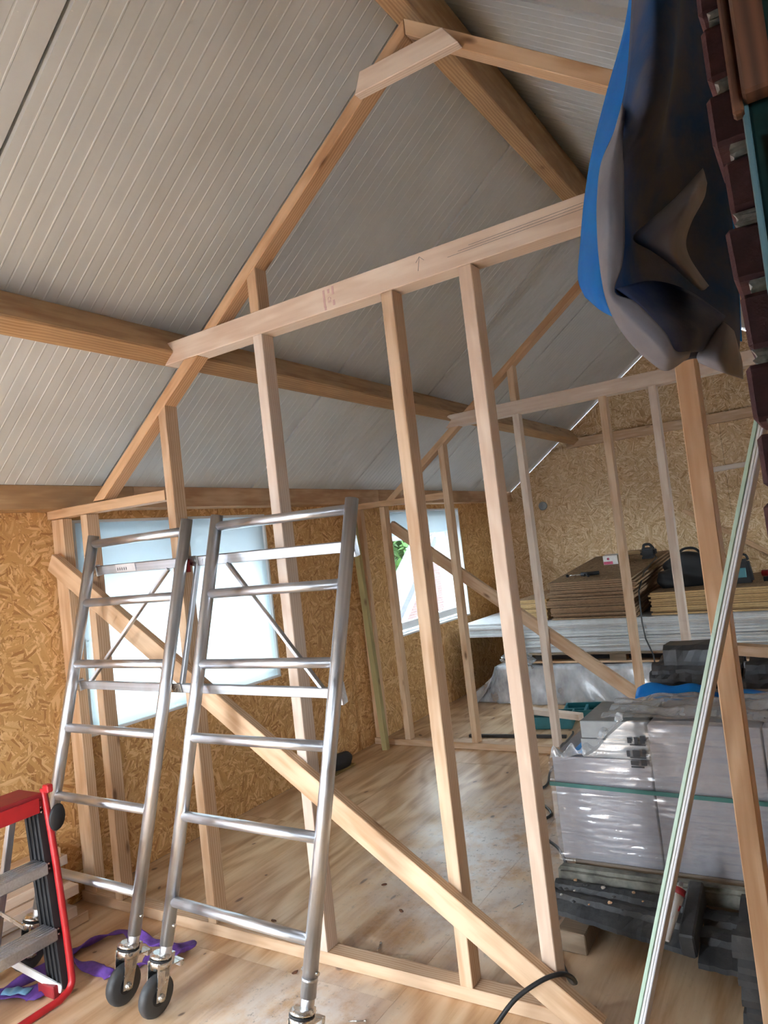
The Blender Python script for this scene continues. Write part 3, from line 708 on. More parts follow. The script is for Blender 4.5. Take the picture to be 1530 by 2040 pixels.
# ------------------------------------------------------------------ red step ladder at the lower left
rl = thing('step_ladder', 'red step ladder with aluminium treads and black rails, beside the scaffold', 'step ladder', (-2.7, 1.45, 0))
lean = V(-.075, 0, .755)
def lp(s, y, off=0.0, dx=0.0): return V(-2.672+dx, y, .014)+lean*s+V(off, 0, off*.1)
yF, yN = 1.665, 1.20
tube('tube_frame', spline([lp(1.0, yF), lp(.75, yF, .012), lp(.5, yF, .014), lp(.12, yF, .01), lp(.03, yF-.012, .012), lp(0, yF-.06, .014)], 6)+spline([lp(0, yF-.06, .014), lp(0, yN+.06, .014), lp(.03, yN+.012, .012)], 4)[1:]+spline([lp(.03, yN+.012, .012), lp(.12, yN, .01), lp(.5, yN, .014), lp(1.0, yN)], 5)[1:], .0135, RED, rl, 12)
for y in (yF-.02, yN+.02):
    timber('side_rail', lp(.02, y, -.062), lp(.97, y, -.062), .105, .014, BLK, rl, up=(0, 1, 0), bev=.003)
    for o_ in (-.035, -.062, -.09): timber('rail_rib', lp(.03, y-.010, o_), lp(.95, y-.010, o_), .008, .008, BLK, rl, up=(0, 1, 0), bev=.001)
    for dz_ in (.018,):
        timber('rail_flange', lp(.03, y+.0, -.004), lp(.95, y, -.004), .006, .032, BLK, rl, up=(0, 1, 0), bev=.001)
    for s in (.30, .62, .90):
        for e in (-.012, .012):
            lathe('rivet', [(.005, 0), (.004, .003), (0, .0035)], Matrix.Translation(lp(s+e, y, .0)+V(0, 0, 0)) @ Matrix.Rotation(math.pi/2, 4, 'Y'), ZINC, rl, 8)
for s in (.30, .62):
    c = lp(s, 0, -.03); y0, y1 = yN+.032, yF-.032
    tr = box('tread', (c.x-.05, y0, c.z-.022), (c.x+.045, y1, c.z+.022), ALU, rl, .004)
    for i in range(5): box('grip_ridge', (c.x-.04+.016*i, y0+.004, c.z+.022), (c.x-.034+.016*i, y1-.004, c.z+.0245), ALU, tr, 0)
c = lp(.955, 0, -.05)
bm = bmesh.new(); bm_box(bm, (-.10, -(yF-yN)/2+.02, -.012), (.055, (yF-yN)/2-.012, .014)); bm_box(bm, (.043, -(yF-yN)/2+.02, -.05), (.055, (yF-yN)/2-.012, -.012))
bmesh.ops.bevel(bm, geom=list(bm.edges), offset=.003, segments=1, affect='EDGES')
link('top_platform', bm_mesh(bm, 'top_platform'), REDD, rl, Matrix.Translation((c.x, (yF+yN)/2, c.z+.012)))
box('platform_front', (c.x+.056, yN+.03, c.z-.045), (c.x+.064, yF-.03, c.z+.012), RED, rl, .002)
box('end_cap', (-2.735, yF-.012, .755), (-2.700, yF+.014, .785), RED, rl, .004)
lathe('knob', [(.0, 0), (.03, .002), (.034, .010), (.03, .018), (0, .02)], Matrix.Translation((-2.70, yF+.012, .66)) @ Matrix.Rotation(math.radians(100), 4, 'Y') @ Matrix.Scale(1.6, 4, (1, 0, 0)), BLK, rl, 16)
for y in (yF-.10, yN+.10):
    timber('rear_leg', V(-2.80, y, .70), V(-3.05, y, .016), .022, .03, ALU, rl, up=(0, 1, 0), bev=.003)
    timber('rear_foot', V(-3.045, y, .03), V(-3.053, y, .001), .03, .036, REDD, rl, up=(0, 1, 0), bev=.003)
    timber('spreader', V(-2.735, y-.03, .30), V(-2.95, y-.03, .34), .004, .016, ZINC, rl, bev=0)
timber('rear_crossbar', V(-3.0, yN+.10, .15), V(-3.0, yF-.10, .15), .02, .03, ALU, rl)
timber('rear_strut', V(-3.0, yF-.11, .15), V(-2.69, yF-.03, .03), .012, .03, WHT, rl)
box('foot_bracket', (-2.80, yF-.06, .004), (-2.70, yF-.025, .05), REDD, rl, .004)

# ------------------------------------------------------------------ lumber along the left wall
n = 0
for lay, (z, cols) in enumerate(((.0, 3), (.046, 3), (.092, 2), (.138, 3), (.184, 2), (.23, 1), (.276, 1))):
    for c_ in range(cols):
        x = XL+.045+c_*.074+random.uniform(-.002, .002)
        yend = 2.06+random.uniform(-.07, .06)-(0.02*lay if c_ else 0)
        yend = min(yend, 2.128)
        o = timber('sawn_batten', (x, .25+random.uniform(0, .3), z+.0235), (x, yend, z+.0235), .068, .044, WOODP if (lay+c_) % 2 else WOOD)
        tag(o, 'sawn pine batten lying in the pile along the left wall behind the red ladder', 'timber', 'battens piled along the left wall')

# ------------------------------------------------------------------ purple lifting sling
def ribbon(name, pts, wd, mat, par=None, tw=1.0, seed=0):
    P = spline(pts, 10); r = random.Random(seed); bm = bmesh.new(); rings = []
    for i, p in enumerate(P):
        d = (P[min(i+1, len(P)-1)]-P[max(i-1, 0)]).normalized(); up = V(0, 0, 1)
        s = d.cross(up).normalized(); u = s.cross(d)
        a = tw*.7*math.sin(i*.23+seed)+tw*.35*math.sin(i*.61)
        s2 = s*math.cos(a)+u*math.sin(a); u2 = u*math.cos(a)-s*math.sin(a)
        w = wd*(1+.18*math.sin(i*.5+seed)); th = .006+.003*math.sin(i*.9)
        ring = []
        for k in range(10):
            ang = 2*math.pi*k/10
            q = p+s2*math.cos(ang)*w+u2*math.sin(ang)*th
            q.z = max(q.z, .0012); ring.append(bm.verts.new(q))
        rings.append(ring)
    for a, b in zip(rings, rings[1:]):
        for k in range(10): bm.faces.new((a[k], a[(k+1) % 10], b[(k+1) % 10], b[k])).smooth = True
    bm.faces.new(rings[0][::-1]); bm.faces.new(rings[-1])
    return link(name, bm_mesh(bm, name, True), mat, par)
sg = thing('lifting_sling', 'purple webbing lifting sling lying on the floor under the ladders', 'sling', (-2.6, 1.9, 0))
ribbon('webbing', [(-2.98, 1.50, .012), (-2.93, 1.66, .014), (-2.93, 1.86, .016), (-2.86, 2.02, .02), (-2.72, 2.03, .016), (-2.60, 2.02, .018), (-2.46, 2.05, .022), (-2.44, 2.01, .03), (-2.52, 1.965, .022), (-2.55, 1.88, .016), (-2.60, 1.80, .014), (-2.70, 1.795, .015), (-2.85, 1.80, .014), (-2.95, 1.80, .014)], .026, PURP, sg, 1.0, 2)
ribbon('webbing', [(-3.10, 1.36, .012), (-3.0, 1.48, .014), (-2.90, 1.56, .012), (-2.82, 1.60, .012), (-2.76, 1.60, .012)], .04, PURP, sg, .3, 4)
ribbon('sling_label', [(-2.92, 1.54, .024), (-2.87, 1.565, .024), (-2.82, 1.585, .023)], .022, BLUEP, sg, .1, 4)

# ------------------------------------------------------------------ far stacks of sheets
# wrapped bundle on the floor
wb = thing('wrapped_bundle', 'low bundle of boards wrapped in milky plastic under the plasterboard', 'bundle', (-1.6, 6.9, 0))
box('board_block', (-2.74, 6.24, .012), (-.2, 7.44, .325), plain('grey_boards', (.50, .49, .52), .8), wb, .01)
def drape(name, fn, nu, nv, mat, par=None, thick=.0015, mats=None):
    bm = bmesh.new(); g = [[bm.verts.new(fn(i/nu, j/nv)) for i in range(nu+1)] for j in range(nv+1)]
    for j in range(nv):
        for i in range(nu): bm.faces.new((g[j][i], g[j][i+1], g[j+1][i+1], g[j+1][i])).smooth = True
    me = bpy.data.meshes.new(name); bm.to_mesh(me); bm.free()
    o = link(name, me, mats or mat, par)
    if thick:
        md = o.modifiers.new('t', 'SOLIDIFY'); md.thickness = thick; md.offset = -1
        if mats: md.material_offset = 1; md.material_offset_rim = 1
    return o
def wr1(u, v):
    x = -2.86+2.7*u; rip = .012*math.sin(u*34+v*3)+.008*math.sin(u*71+v*9)
    if v < .7: t_ = v/.7; return V(x, 6.20-.03*(1-t_)**2+rip*(.4+.6*(1-t_)), .005+.335*t_)
    t_ = (v-.7)/.3; return V(x, 6.20+.2*t_, .342+.006*math.sin(u*30))
drape('plastic_wrap', wr1, 90, 16, FILM2, wb)
def wr2(u, v):     # the loose end at the left, flaring to the floor
    a = u; x = -2.85-.36*(1-v)**1.3*(.6+.4*math.sin(a*3.1)); y = 6.19+.9*a
    return V(x+.012*math.sin(a*40+v*5), y-.05*(1-v), .004+.335*v+.004*math.sin(a*31))
drape('plastic_wrap', wr2, 40, 16, FILM2, wb)
drape('plastic_wrap', lambda u, v: V(-2.84-.40*u*(1-v)**1.2, 6.185+.10*u+.012*math.sin(u*9+v*6), .004+.335*v), 18, 16, FILM2, wb)
# pallet between
pl = thing('pallet', 'wooden pallet between the wrapped bundle and the white plasterboard', 'pallet', (-1.7, 6.9, .35))
for x in (-2.6, -1.75, -.9):
    for y in (6.33, 6.9, 7.38): box('block', (x-.07, y-.05, .368), (x+.07, y+.05, .425), WOODW, pl, .002)
for y in (6.33, 6.9, 7.38): timber('bottom_board', (-2.72, y, .358), (-.3, y, .358), .1, .018, WOOD, pl)
for i in range(7):
    y = 6.30+i*.185; timber('deck_board', (-2.7, y, .434), (-.3, y, .434), .09, .016, WOODW, pl)
# plasterboard sheets
z = .4425
lab = 'white plasterboard sheet in the flat stack on the pallet'
for i in range(22):
    ln = -3.19 if i >= 12 else -2.66
    o = box('plasterboard_sheet', (ln+random.uniform(-.012, .012), 6.30+random.uniform(-.02, .02), z), (-.12+random.uniform(-.01, .01), 7.50, z+.0122), PB if i % 3 else PBE, None, .0015)
    tag(o, 'long white plasterboard sheet reaching past the pallet towards the left wall' if i >= 12 else 'shorter white plasterboard sheet in the lower half of the stack', 'plasterboard', 'upper plasterboard sheets' if i >= 12 else 'lower plasterboard sheets'); z += .0128
zpb = z
for x, nm in ((-1.62, 'green strap around the plasterboard, between the far studs'), (-2.60, 'green strap around the plasterboard near its end by the left wall')):
    o = box('packing_strap', (x-.016, 6.272, .455), (x+.016, 6.276, zpb+.001), GREENSTRAP, None, 0); tag(o, nm, 'strap')
o = drape('crumpled_plastic', lambda u, v: V(-2.76+.28*u+.02*math.sin(v*19), 6.19+.05*math.sin(u*11+v*7)-.03*v, .345+.12*v+.02*math.sin(u*23+v*5)), 16, 12, FILM3)
tag(o, 'crumpled clear plastic torn open at the end of the wrapped bundle', 'plastic')
# pale OSB sheets on top: a narrow pile and a wide one, either side of the dark pile
z = zpb+.002
for i in range(11):
    for x0, x1, lab, grp in ((-2.68, -2.36, 'pale narrow OSB strip in the pile nearest the left wall', 'pale OSB strips'), (-1.45, -.05, 'pale wide OSB sheet in the pile under the tool bag and radio', 'pale OSB sheets under the bag')):
        o = box('osb_sheet', (x0+random.uniform(-.012, .012), 6.38+random.uniform(-.02, .02), z), (x1, 7.72+random.uniform(-.02, .02), z+.0160), [OSBE2], None, .001)
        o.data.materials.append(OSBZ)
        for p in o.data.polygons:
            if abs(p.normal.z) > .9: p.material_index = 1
        tag(o, lab, 'osb sheet', grp)
    z += .0172
zo = z
# darker OSB pile, tilted back on a bearer
rotm = Matrix.Rotation(math.radians(-3), 4, 'Z') @ Matrix.Rotation(math.radians(6), 4, 'X')
b0 = timber('bearer', (-2.30, 7.52, zpb+.055), (-1.60, 7.52, zpb+.055), .07, .105, WOODW); tag(b0, 'timber bearer lifting the back of the dark OSB pile', 'timber')
N = 19
pivot = V(-1.93, 6.33, zpb+.004)
for i in range(N):
    jx = random.uniform(-.012, .012)+(-.03 if i in (6, 7, 8) else 0)+(.03 if i > 13 else 0); jy = random.uniform(-.022, .022)
    lo = V(-.385+jx, 0+jy, i*.0178); hi = V(.375+jx+random.uniform(-.02, .012), 1.36, i*.0178+.0142)
    bm = bmesh.new(); bm_box(bm, lo, hi)
    me = bm_mesh(bm, 'osb_offcut')
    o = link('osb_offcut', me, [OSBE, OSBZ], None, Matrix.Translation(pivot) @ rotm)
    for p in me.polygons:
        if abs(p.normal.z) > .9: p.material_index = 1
    tag(o, 'darker narrow OSB sheet in the tilted pile under the tools' if i < N-1 else 'topmost dark OSB sheet, the one the tools lie on', 'osb sheet', 'dark OSB sheets under the tools' if i < N-1 else None)
PT = Matrix.Translation(pivot) @ rotm @ Matrix.Translation((0, 0, N*.0178))   # top surface of that pile
# tools on it
bx_ = thing('screw_box', 'small white and pink cardboard box on the dark OSB pile', 'box', tuple(PT @ V(-.05, .9, 0)))
m_ = PT @ Matrix.Translation((-.02, .80, .001))
bm = bmesh.new(); bm_box(bm, (-.07, -.05, 0), (.07, .05, .085)); link('carton', bm_mesh(bm, 'c'), CARDW, bx_, m_)
bm = bmesh.new(); bm_box(bm, (-.068, -.0515, .003), (.02, -.0501, .03)); link('pink_band', bm_mesh(bm, 'c'), PINK, bx_, m_)
lathe('logo_dot', [(.012, 0), (.012, .0008), (.006, .0009), (.006, .0003), (0, .0003)], m_ @ Matrix.Translation((-.02, -.0502, .055)) @ Matrix.Rotation(math.pi/2, 4, 'X'), PINK, bx_, 16)
bm = bmesh.new(); bm_box(bm, (.0705, -.05, 0), (.0715, .05, .085)); link('side_panel', bm_mesh(bm, 'c'), CARD, bx_, m_)
jg = thing('belt_sander', 'black corded power tool with a tan belt on the dark OSB pile', 'power tool', tuple(PT @ V(.25, .9, 0)))
m_ = PT @ Matrix.Translation((.20, .95, .001))
bm = bmesh.new(); bm_box(bm, (.02, -.05, .02), (.16, .05, .10)); bmesh.ops.bevel(bm, geom=list(bm.edges), offset=.018, segments=2, affect='EDGES'); link('motor_body', bm_mesh(bm, 'c'), BLK, jg, m_)
bm = bmesh.new(); bm_box(bm, (-.16, -.04, .055), (.10, .04, .085)); bmesh.ops.bevel(bm, geom=list(bm.edges), offset=.012, segments=2, affect='EDGES'); link('belt', bm_mesh(bm, 'c'), CARD, jg, m_)
bm = bmesh.new(); bm_box(bm, (-.15, -.035, .0), (-.11, .035, .055)); bm_box(bm, (.03, -.035, 0), (.13, .035, .02)); link('base_pads', bm_mesh(bm, 'c'), BLK, jg, m_)
tube('handle', [m_ @ p for p in spline([(.05, 0, .10), (.06, 0, .13), (.11, 0, .13), (.14, 0, .09)], 5)], .013, BLK, jg, 10)
tube('cord', [m_ @ V(.15, 0, .06)]+[PT @ V(.34, .93, .05), PT @ V(.385, .85, .012)]+[PT @ V(.40, .55, .006), PT @ V(.405, .30, -.02), V(-1.50, 6.26, .95), V(-1.505, 6.25, .70), V(-1.49, 6.24, .55), V(-1.44, 6.22, .42), V(-1.42, 6.16, .25), V(-1.41, 6.14, .02)], .006, CABLE, jg, 8)
cg = thing('caulking_gun', 'black and silver caulking gun lying at the front of the dark OSB pile', 'caulking gun', tuple(PT @ V(-.15, .2, 0)))
m_ = PT @ Matrix.Translation((-.10, .22, .014)) @ Matrix.Rotation(math.radians(8), 4, 'Z')
def mrod(nm, a, b, r, mat, par, m): return rod(nm, m @ Vector(a), m @ Vector(b), r, mat, par, 10)
mrod('rod', (-.16, 0, .004), (-.02, 0, .004), .006, ZINC, cg, m_); mrod('end_disc', (-.165, 0, .004), (-.145, 0, .004), .014, BLK, cg, m_)
mrod('barrel', (-.03, 0, .006), (.13, 0, .006), .018, BLK, cg, m_); mrod('grip', (.02, 0, .006), (.05, -.08, .0), .012, BLK, cg, m_); mrod('trigger', (.0, 0, .006), (.01, -.07, .0), .006, BLK, cg, m_)
# dark tool bag, radio, glove on the wide OSB pile
tb = thing('tool_bag', 'slumped black tool bag on the pale OSB pile behind the door stud', 'bag', (-1.17, 6.9, zo))
def blob(name, c, r, mat, par, seed, sq=2.6, k=.12):
    bm = bmesh.new(); bmesh.ops.create_icosphere(bm, subdivisions=4, radius=1.0); rr = random.Random(seed); ph = [rr.uniform(0, 6) for _ in range(6)]
    for v in bm.verts:
        d = v.co.copy(); e = (abs(d.x)**sq+abs(d.y)**sq+abs(d.z)**sq)**(-1/sq); d *= e
        d *= 1+k*math.sin(3*d.x+ph[0])*math.sin(3*d.y+ph[1])+k*.5*math.sin(7*d.z+ph[2]+3*d.x)
        v.co = Vector((d.x*r[0], d.y*r[1], d.z*r[2])); 
        if v.co.z < -r[2]*.8: v.co.z = -r[2]*.8
    return link(name, bm_mesh(bm, name, True), mat, par, Matrix.Translation((c[0], c[1], c[2]+r[2]*.8)))
blob('bag_body', (-1.17, 6.85, zo+.001), (.22, .15, .16), BLK, tb, 3)
blob('bag_pocket', (-1.34, 6.74, zo+.001), (.10, .08, .09), BLK, tb, 5)
tube('bag_handle', spline([(-1.28, 6.85, zo+.25), (-1.22, 6.85, zo+.32), (-1.12, 6.85, zo+.32), (-1.06, 6.85, zo+.25)], 6), .011, BLK, tb, 8)
rd = thing('site_radio', 'upright black and teal tool with a white tag on the pale OSB pile', 'radio', (-.76, 6.75, zo))
bm = bmesh.new(); bm_box(bm, (-.09, -.06, 0), (.09, .06, .20))
for v in bm.verts:
    if v.co.z > .1: v.co.x *= .72; v.co.y *= .8
bmesh.ops.bevel(bm, geom=list(bm.edges), offset=.02, segments=2, affect='EDGES'); link('casing', bm_mesh(bm, 'c'), BLK, rd, Matrix.Translation((-.76, 6.75, zo+.001)))
box('teal_panel', (-.80, 6.684, zo+.05), (-.72, 6.69, zo+.13), TEAL, rd, .002); box('white_tag', (-.93, 6.68, zo+.02), (-.87, 6.683, zo+.12), WHT, rd, 0)
tube('carry_handle', spline([(-.82, 6.75, zo+.19), (-.80, 6.75, zo+.235), (-.72, 6.75, zo+.235), (-.70, 6.75, zo+.19)], 5), .01, BLK, rd, 8)
hm = thing('rubber_mallet', 'black handled tool with a red head beyond the radio', 'tool', (-.55, 6.9, zo))
rod('handle', (-.60, 6.74, zo+.022), (-.38, 6.80, zo+.022), .02, BLK, hm, 12); rod('head', (-.62, 6.95, zo+.055), (-.50, 6.90, zo+.055), .028, RED, hm, 12)

# ------------------------------------------------------------------ pallet of wrapped blocks
zb = .205
pb_ = thing('block_pallet', 'wooden pallet under the wrapped grey blocks', 'pallet', (-.6, 3.2, 0))
for x in (-1.02, -.55, -.05):
    for y in (2.98, 3.3, 3.62): box('block', (x-.05, y-.05, .022), (x+.05, y+.05, .125), WOODW, pb_, .002)
for y in (2.98, 3.3, 3.62): timber('bottom_board', (-1.08, y, .011), (.05, y, .011), .1, .02, WOODW, pb_)
for i in range(6): timber('deck_board', (-1.08, 2.94+i*.142, .165), (.05, 2.94+i*.142, .165), .12, .078, WOODW, pb_)
cols = [(-1.125, -.732), (-.726, -.335), (-.329, .06)]
def blk(lo, hi, lab, grp, mat=BLOCK): return tag(box('building_block', lo, hi, mat, None, .003), lab, 'block', grp)
for i, (x0, x1) in enumerate(cols):
    for r_, (y0, y1) in enumerate(((2.885, 3.28), (3.285, 3.68))):
        zt_ = .618 if i == 0 else .76 if r_ == 0 else .72
        lab = [['tall grey block at the torn corner of the pallet, under the bare slabs', 'grey block behind the corner block at the back of the pallet'], ['tall grey block in the middle of the wrapped pallet, right of the joint', 'grey block hidden behind the middle block of the pallet'], ['tall grey block at the end of the wrapped pallet behind the door stud', 'grey block at the back end of the wrapped pallet']][i][r_]
        blk((x0, y0+random.uniform(-.002, .002), zb), (x1, y1, zt_), lab, 'wrapped grey blocks')
blk((-.995, 2.885, .621), (-.732, 3.215, .694), 'bare grey block slab at the torn corner, under the topmost slab', None, BLOCKD)
blk((-.99, 2.885, .697), (-.735, 3.21, .766), 'topmost bare grey block slab where the film is torn open', None, BLOCKD)
# film: front, left side and loose bunched top
sf = thing('stretch_wrap', 'clear stretch film wound around the grey block pallet', 'plastic wrap', (-.6, 2.87, .2))
def top_z(x):   # upper edge of the film on the front: torn low at the corner, high further along
    pts = [(-1.14, .60), (-1.05, .61), (-.98, .625), (-.93, .655), (-.88, .71), (-.80, .775), (-.6, .78), (.2, .78)]
    for (a, za), (b, zb_) in zip(pts, pts[1:]):
        if x <= b: return za+(zb_-za)*(x-a)/(b-a)
    return .78
def fr(u, v):
    x = -1.14+1.24*u; zt = top_z(x); z_ = .20+(zt-.20)*v
    rip = (.0014*math.sin(z_*150+x*2.5)+.0013*math.sin(z_*83-x*4))*(.5+.5*math.sin(x*13+z_*21))+.0005*math.sin(x*25+z_*6)
    return V(x, 2.872-abs(rip)*1.6, z_)
drape('front_film', fr, 90, 90, FILM, sf, 0)
drape('side_film', lambda u, v: V(-1.134-.003*abs(math.sin(v*50+u*7)), 2.872+.82*u, .20+.42*v-.05*u*0), 30, 40, FILM, sf, 0)
def loose(u, v):
    x = -.90+1.0*u; w = math.sin(u*17+v*6)+.6*math.sin(u*39+v*13)
    return V(x+.04*v*math.sin(v*9), 2.876+.60*v, .782-.07*v*v+.04*math.sin(v*2.8)*(.4+.7*u**.5)+.010*w*(.3+v)+.008*math.sin(v*31+u*5))
drape('loose_top_film', loose, 70, 50, FILM3, sf, 0)
def rim(u, v):
    x = -1.13+.32*u; zt = top_z(x)
    return V(x, 2.868+.05*v+.016*math.sin(u*22+v*5), zt+.012+.03*math.sin(v*3.1)*(1+.5*math.sin(u*29)))
drape('torn_rim', rim, 40, 10, FILM3, sf, 0)
drape('blue_film', lambda u, v: V(-.90+1.0*u, 3.42+.15*v, .728+.035*math.sin(v*3)+.02*math.sin(u*11)*math.sin(v*3)+.012*math.sin(u*31)), 50, 10, MEMB, sf, .001)
drape('blue_film', lambda u, v: V(-1.05+.05*v, 2.90+.3*u, .624+.05*v*math.sin(u*3)+.004), 12, 6, MEMB, sf, .001)
# print on the film
for (x, z_, w, h) in ((-.745, .705, .018, .03), (-.77, .70, .014, .03), (-.795, .702, .016, .022), (-.745, .655, .012, .028), (-.775, .652, .026, .026), (-.805, .65, .012, .024), (-.75, .618, .022, .022), (-.785, .615, .03, .016), (-.765, .685, .06, .006), (-.77, .636, .06, .005), (-.775, .600, .05, .006)):
    box('film_print', (x-w/2, 2.8628, z_-h/2), (x+w/2, 2.8634, z_+h/2), INKB, sf, 0)
o = timber('packing_strap', (-1.14, 2.860, .512), (.1, 2.860, .492), .003, .016, GREENSTRAP, None, bev=0); tag(o, 'dark green strap around the wrapped grey blocks', 'strap')

# old concrete roof tiles lying in front of the pallet
def tilebm(prof, x0, x1, nx=24, seed=0, taper=None, rough=1.0):
    """profile (y,z) list swept along x, 18 mm thick"""
    r = random.Random(seed); bm = bmesh.new(); rows = []
    for i in range(nx+1):
        x = x0+(x1-x0)*i/nx
        kk = taper(x) if taper else 1.0
        rows.append([bm.verts.new((x, prof[-1][0]-(prof[-1][0]-y)*kk+random.uniform(-.003, .003)*rough, z_+random.uniform(-.002, .002)*rough)) for y, z_ in prof])
    low = [[bm.verts.new((v.co.x, v.co.y, v.co.z-.018)) for v in row] for row in rows]
    m = len(prof)
    for i in range(nx):
        for j in range(m-1):
            bm.faces.new((rows[i][j], rows[i+1][j], rows[i+1][j+1], rows[i][j+1])); bm.faces.new((low[i][j+1], low[i+1][j+1], low[i+1][j], low[i][j]))
        bm.faces.new((rows[i][0], low[i][0], low[i+1][0], rows[i+1][0])); bm.faces.new((rows[i][-1], rows[i+1][-1], low[i+1][-1], low[i][-1]))
    for i in (0, nx):
        for j in range(m-1): bm.faces.new((rows[i][j], rows[i][j+1], low[i][j+1], low[i][j]))
    return bm
TP = [(2.52, .098), (2.56, .112), (2.60, .124), (2.612, .142), (2.65, .146), (2.70, .140), (2.71, .158), (2.75, .166), (2.79, .160), (2.795, .150)]
o = link('roof_tile', bm_mesh(tilebm(TP, -1.13, -.585, 30, 3, lambda x: .42+.85*(x+1.13)), 'roof_tile'), OTILE); tag(o, 'long dark weathered tile on the wooden chock in front of the wrapped blocks', 'roof tile')
TP2 = [(y-.01, z_-.02) for y, z_ in TP]
o = link('roof_tile', bm_mesh(tilebm(TP2, -.575, -.06, 30, 5, lambda x: .9+.3*(x+.58)), 'roof_tile'), OTILE); tag(o, 'dark weathered tile in front of the blocks, on the side of the door stud', 'roof tile')
MOSS = plain('mossy_concrete', (.20, .195, .165), .85, var=.55, scale=16, bump=.8)
bm = bmesh.new(); bm_box(bm, (-1.13, 2.80, .135), (.05, 2.862, .2035)); bmesh.ops.bevel(bm, geom=[e for e in bm.edges], offset=.014, segments=2, affect='EDGES'); bmesh.ops.subdivide_edges(bm, edges=[e for e in bm.edges if e.calc_length() > .5], cuts=24)
for v in bm.verts: v.co += V(0, random.uniform(-.003, .002), random.uniform(-.003, 0))
o = link('sill_bearer', bm_mesh(bm, 'sill_bearer'), MOSS); tag(o, 'mossy grey concrete bearer under the front edge of the wrapped blocks', 'bearer')
o = box('tile_edge_strip', (-.625, 2.53, .115), (-.575, 2.80, .20), OTILE, None, .006, Matrix.Rotation(math.radians(14), 4, 'X')); tag(o, 'mossy tile edge piece standing between the two dark tiles', 'roof tile')
o = box('wood_chock', (-1.07, 2.575, .0005), (-.965, 2.78, .078), WOODW, None, .004, None, .003); tag(o, 'rough wooden chock under the dark tile', 'chock')
o = box('wood_chock', (-.35, 2.60, .0005), (-.22, 2.78, .06), WOODW, None, .004, None, .003); tag(o, 'wooden chock under the tile beside the door stud', 'chock')
# sealant cartridge
mcart = Matrix.Translation((-.66, 2.55, .215)) @ Matrix.Rotation(math.radians(-62), 4, 'X') @ Matrix.Rotation(math.radians(-8), 4, 'Y')
ct_ = thing('sealant_cartridge', 'white sealant cartridge with a red band propped on the dark tiles', 'cartridge', (-.66, 2.6, .15))
mcart = axes(V(-.675, 2.50, .125), V(-.62, 2.62, .262), (0, 0, 1)) @ Matrix.Rotation(math.pi/2, 4, 'Y'); mcart.translation = V(-.672, 2.512, .150)
lathe('tube', [(.0, 0), (.021, 0), (.023, .003), (.023, .150)], mcart, WHT, ct_, 18); lathe('red_band', [(.0235, .150), (.0235, .172)], mcart, REDD, ct_, 18)
lathe('nozzle', [(.023, .172), (.009, .178), (.008, .195), (0, .195)], mcart, ZINC, ct_, 14)
box('print_mark', (-.0015, -.0245, .10), (.0045, -.0228, .118), RED, ct_, 0).matrix_basis = world_of(ct_).inverted() @ mcart @ Matrix.Translation((0, -.0236, .11))
# rubble
for i in range(16):
    x = random.uniform(-1.10, -.70); y, z_ = random.choice(TP[4:9])
    bm = bmesh.new(); bmesh.ops.create_icosphere(bm, subdivisions=1, radius=random.uniform(.004, .011))
    for v in bm.verts: v.co *= random.uniform(.6, 1.2); v.co.z *= .6
    o = link('debris_chip', bm_mesh(bm, 'debris_chip'), random.choice([WOODO, OTILE, MORT]), None, Matrix.Translation((x, y, z_+.005))); tag(o, 'small chip of broken wood or mortar lying on the dark tile', 'debris', 'chips on the dark tile')

# stack of old roof tiles at the lower right corner
for i in range(7):
    z0 = .0165+i*.045
    pr_ = [(-.16, .0), (-.13, .030), (-.10, .034), (-.07, .010), (.0, .004), (.06, .022), (.10, .034), (.13, .030), (.16, .002)]
    bm = tilebm([(a, b) for a, b in pr_], 0, .40, 6, i)
    o = link('stacked_roof_tile', bm_mesh(bm, 'stacked_roof_tile', False), OTILE, None, Matrix.Translation((-.41+random.uniform(-.012, .012), 2.43+random.uniform(-.01, .01), z0+.004)))
    tag(o, 'grey-blue interlocking roof tile in the stack at the foot of the door stud', 'roof tile', 'tile stack by the door stud')

# second pallet behind with black tiles on it
p2 = thing('rear_block_stack', 'grey wrapped block stack behind, carrying the black tiles', 'block stack', (-.4, 4.1, 0))
box('block_body', (-.95, 3.74, .0005), (.05, 4.40, .605), BLOCK, p2, .005)
drape('stack_film', lambda u, v: V(-.97+1.05*u, 3.728+.004*math.sin(u*50), .01+.595*v), 20, 12, FILM2, p2, .001)
zt = .608
for i in range(5):
    for j in range(2):
        x0 = -.90+j*.43+random.uniform(-.03, .03); L = .40
        pr_ = [(-.16, .0), (-.145, .026), (-.11, .033), (-.08, .012), (.0, .006), (.06, .020), (.10, .033), (.135, .026), (.16, .002)]
        bm = tilebm(pr_, 0, L, 14, i, None, 2.2)
        for v in bm.verts: v.co.z += .003*math.sin(v.co.x*30+i)
        o = link('black_roof_tile', bm_mesh(bm, 'black_roof_tile'), TILE, None, Matrix.Translation((x0, 3.93+random.uniform(-.012, .012), zt+.018)))
        tag(o, 'black interlocking roof tile in the pile behind the wrapped blocks', 'roof tile', 'pile of black roof tiles')
    zt += .040
zt += .02
bm = tilebm([(-.15, 0), (-.14, .055), (-.11, .075), (.06, .07), (.13, .055), (.15, 0)], 0, .25, 8, 9, None, 1.5)
o = link('black_ridge_tile', bm_mesh(bm, 'black_ridge_tile'), TILE, None, Matrix.Translation((-.83, 3.93, zt-.018+.018))); tag(o, 'black rounded ridge tile on top of the black tile pile', 'roof tile')
o = timber('wood_offcut', (-.53, 3.86, zt+.045), (-.27, 3.80, zt+.030), .07, .05, WOOD, None); tag(o, 'short pale wood offcut lying on the black tiles', 'timber')

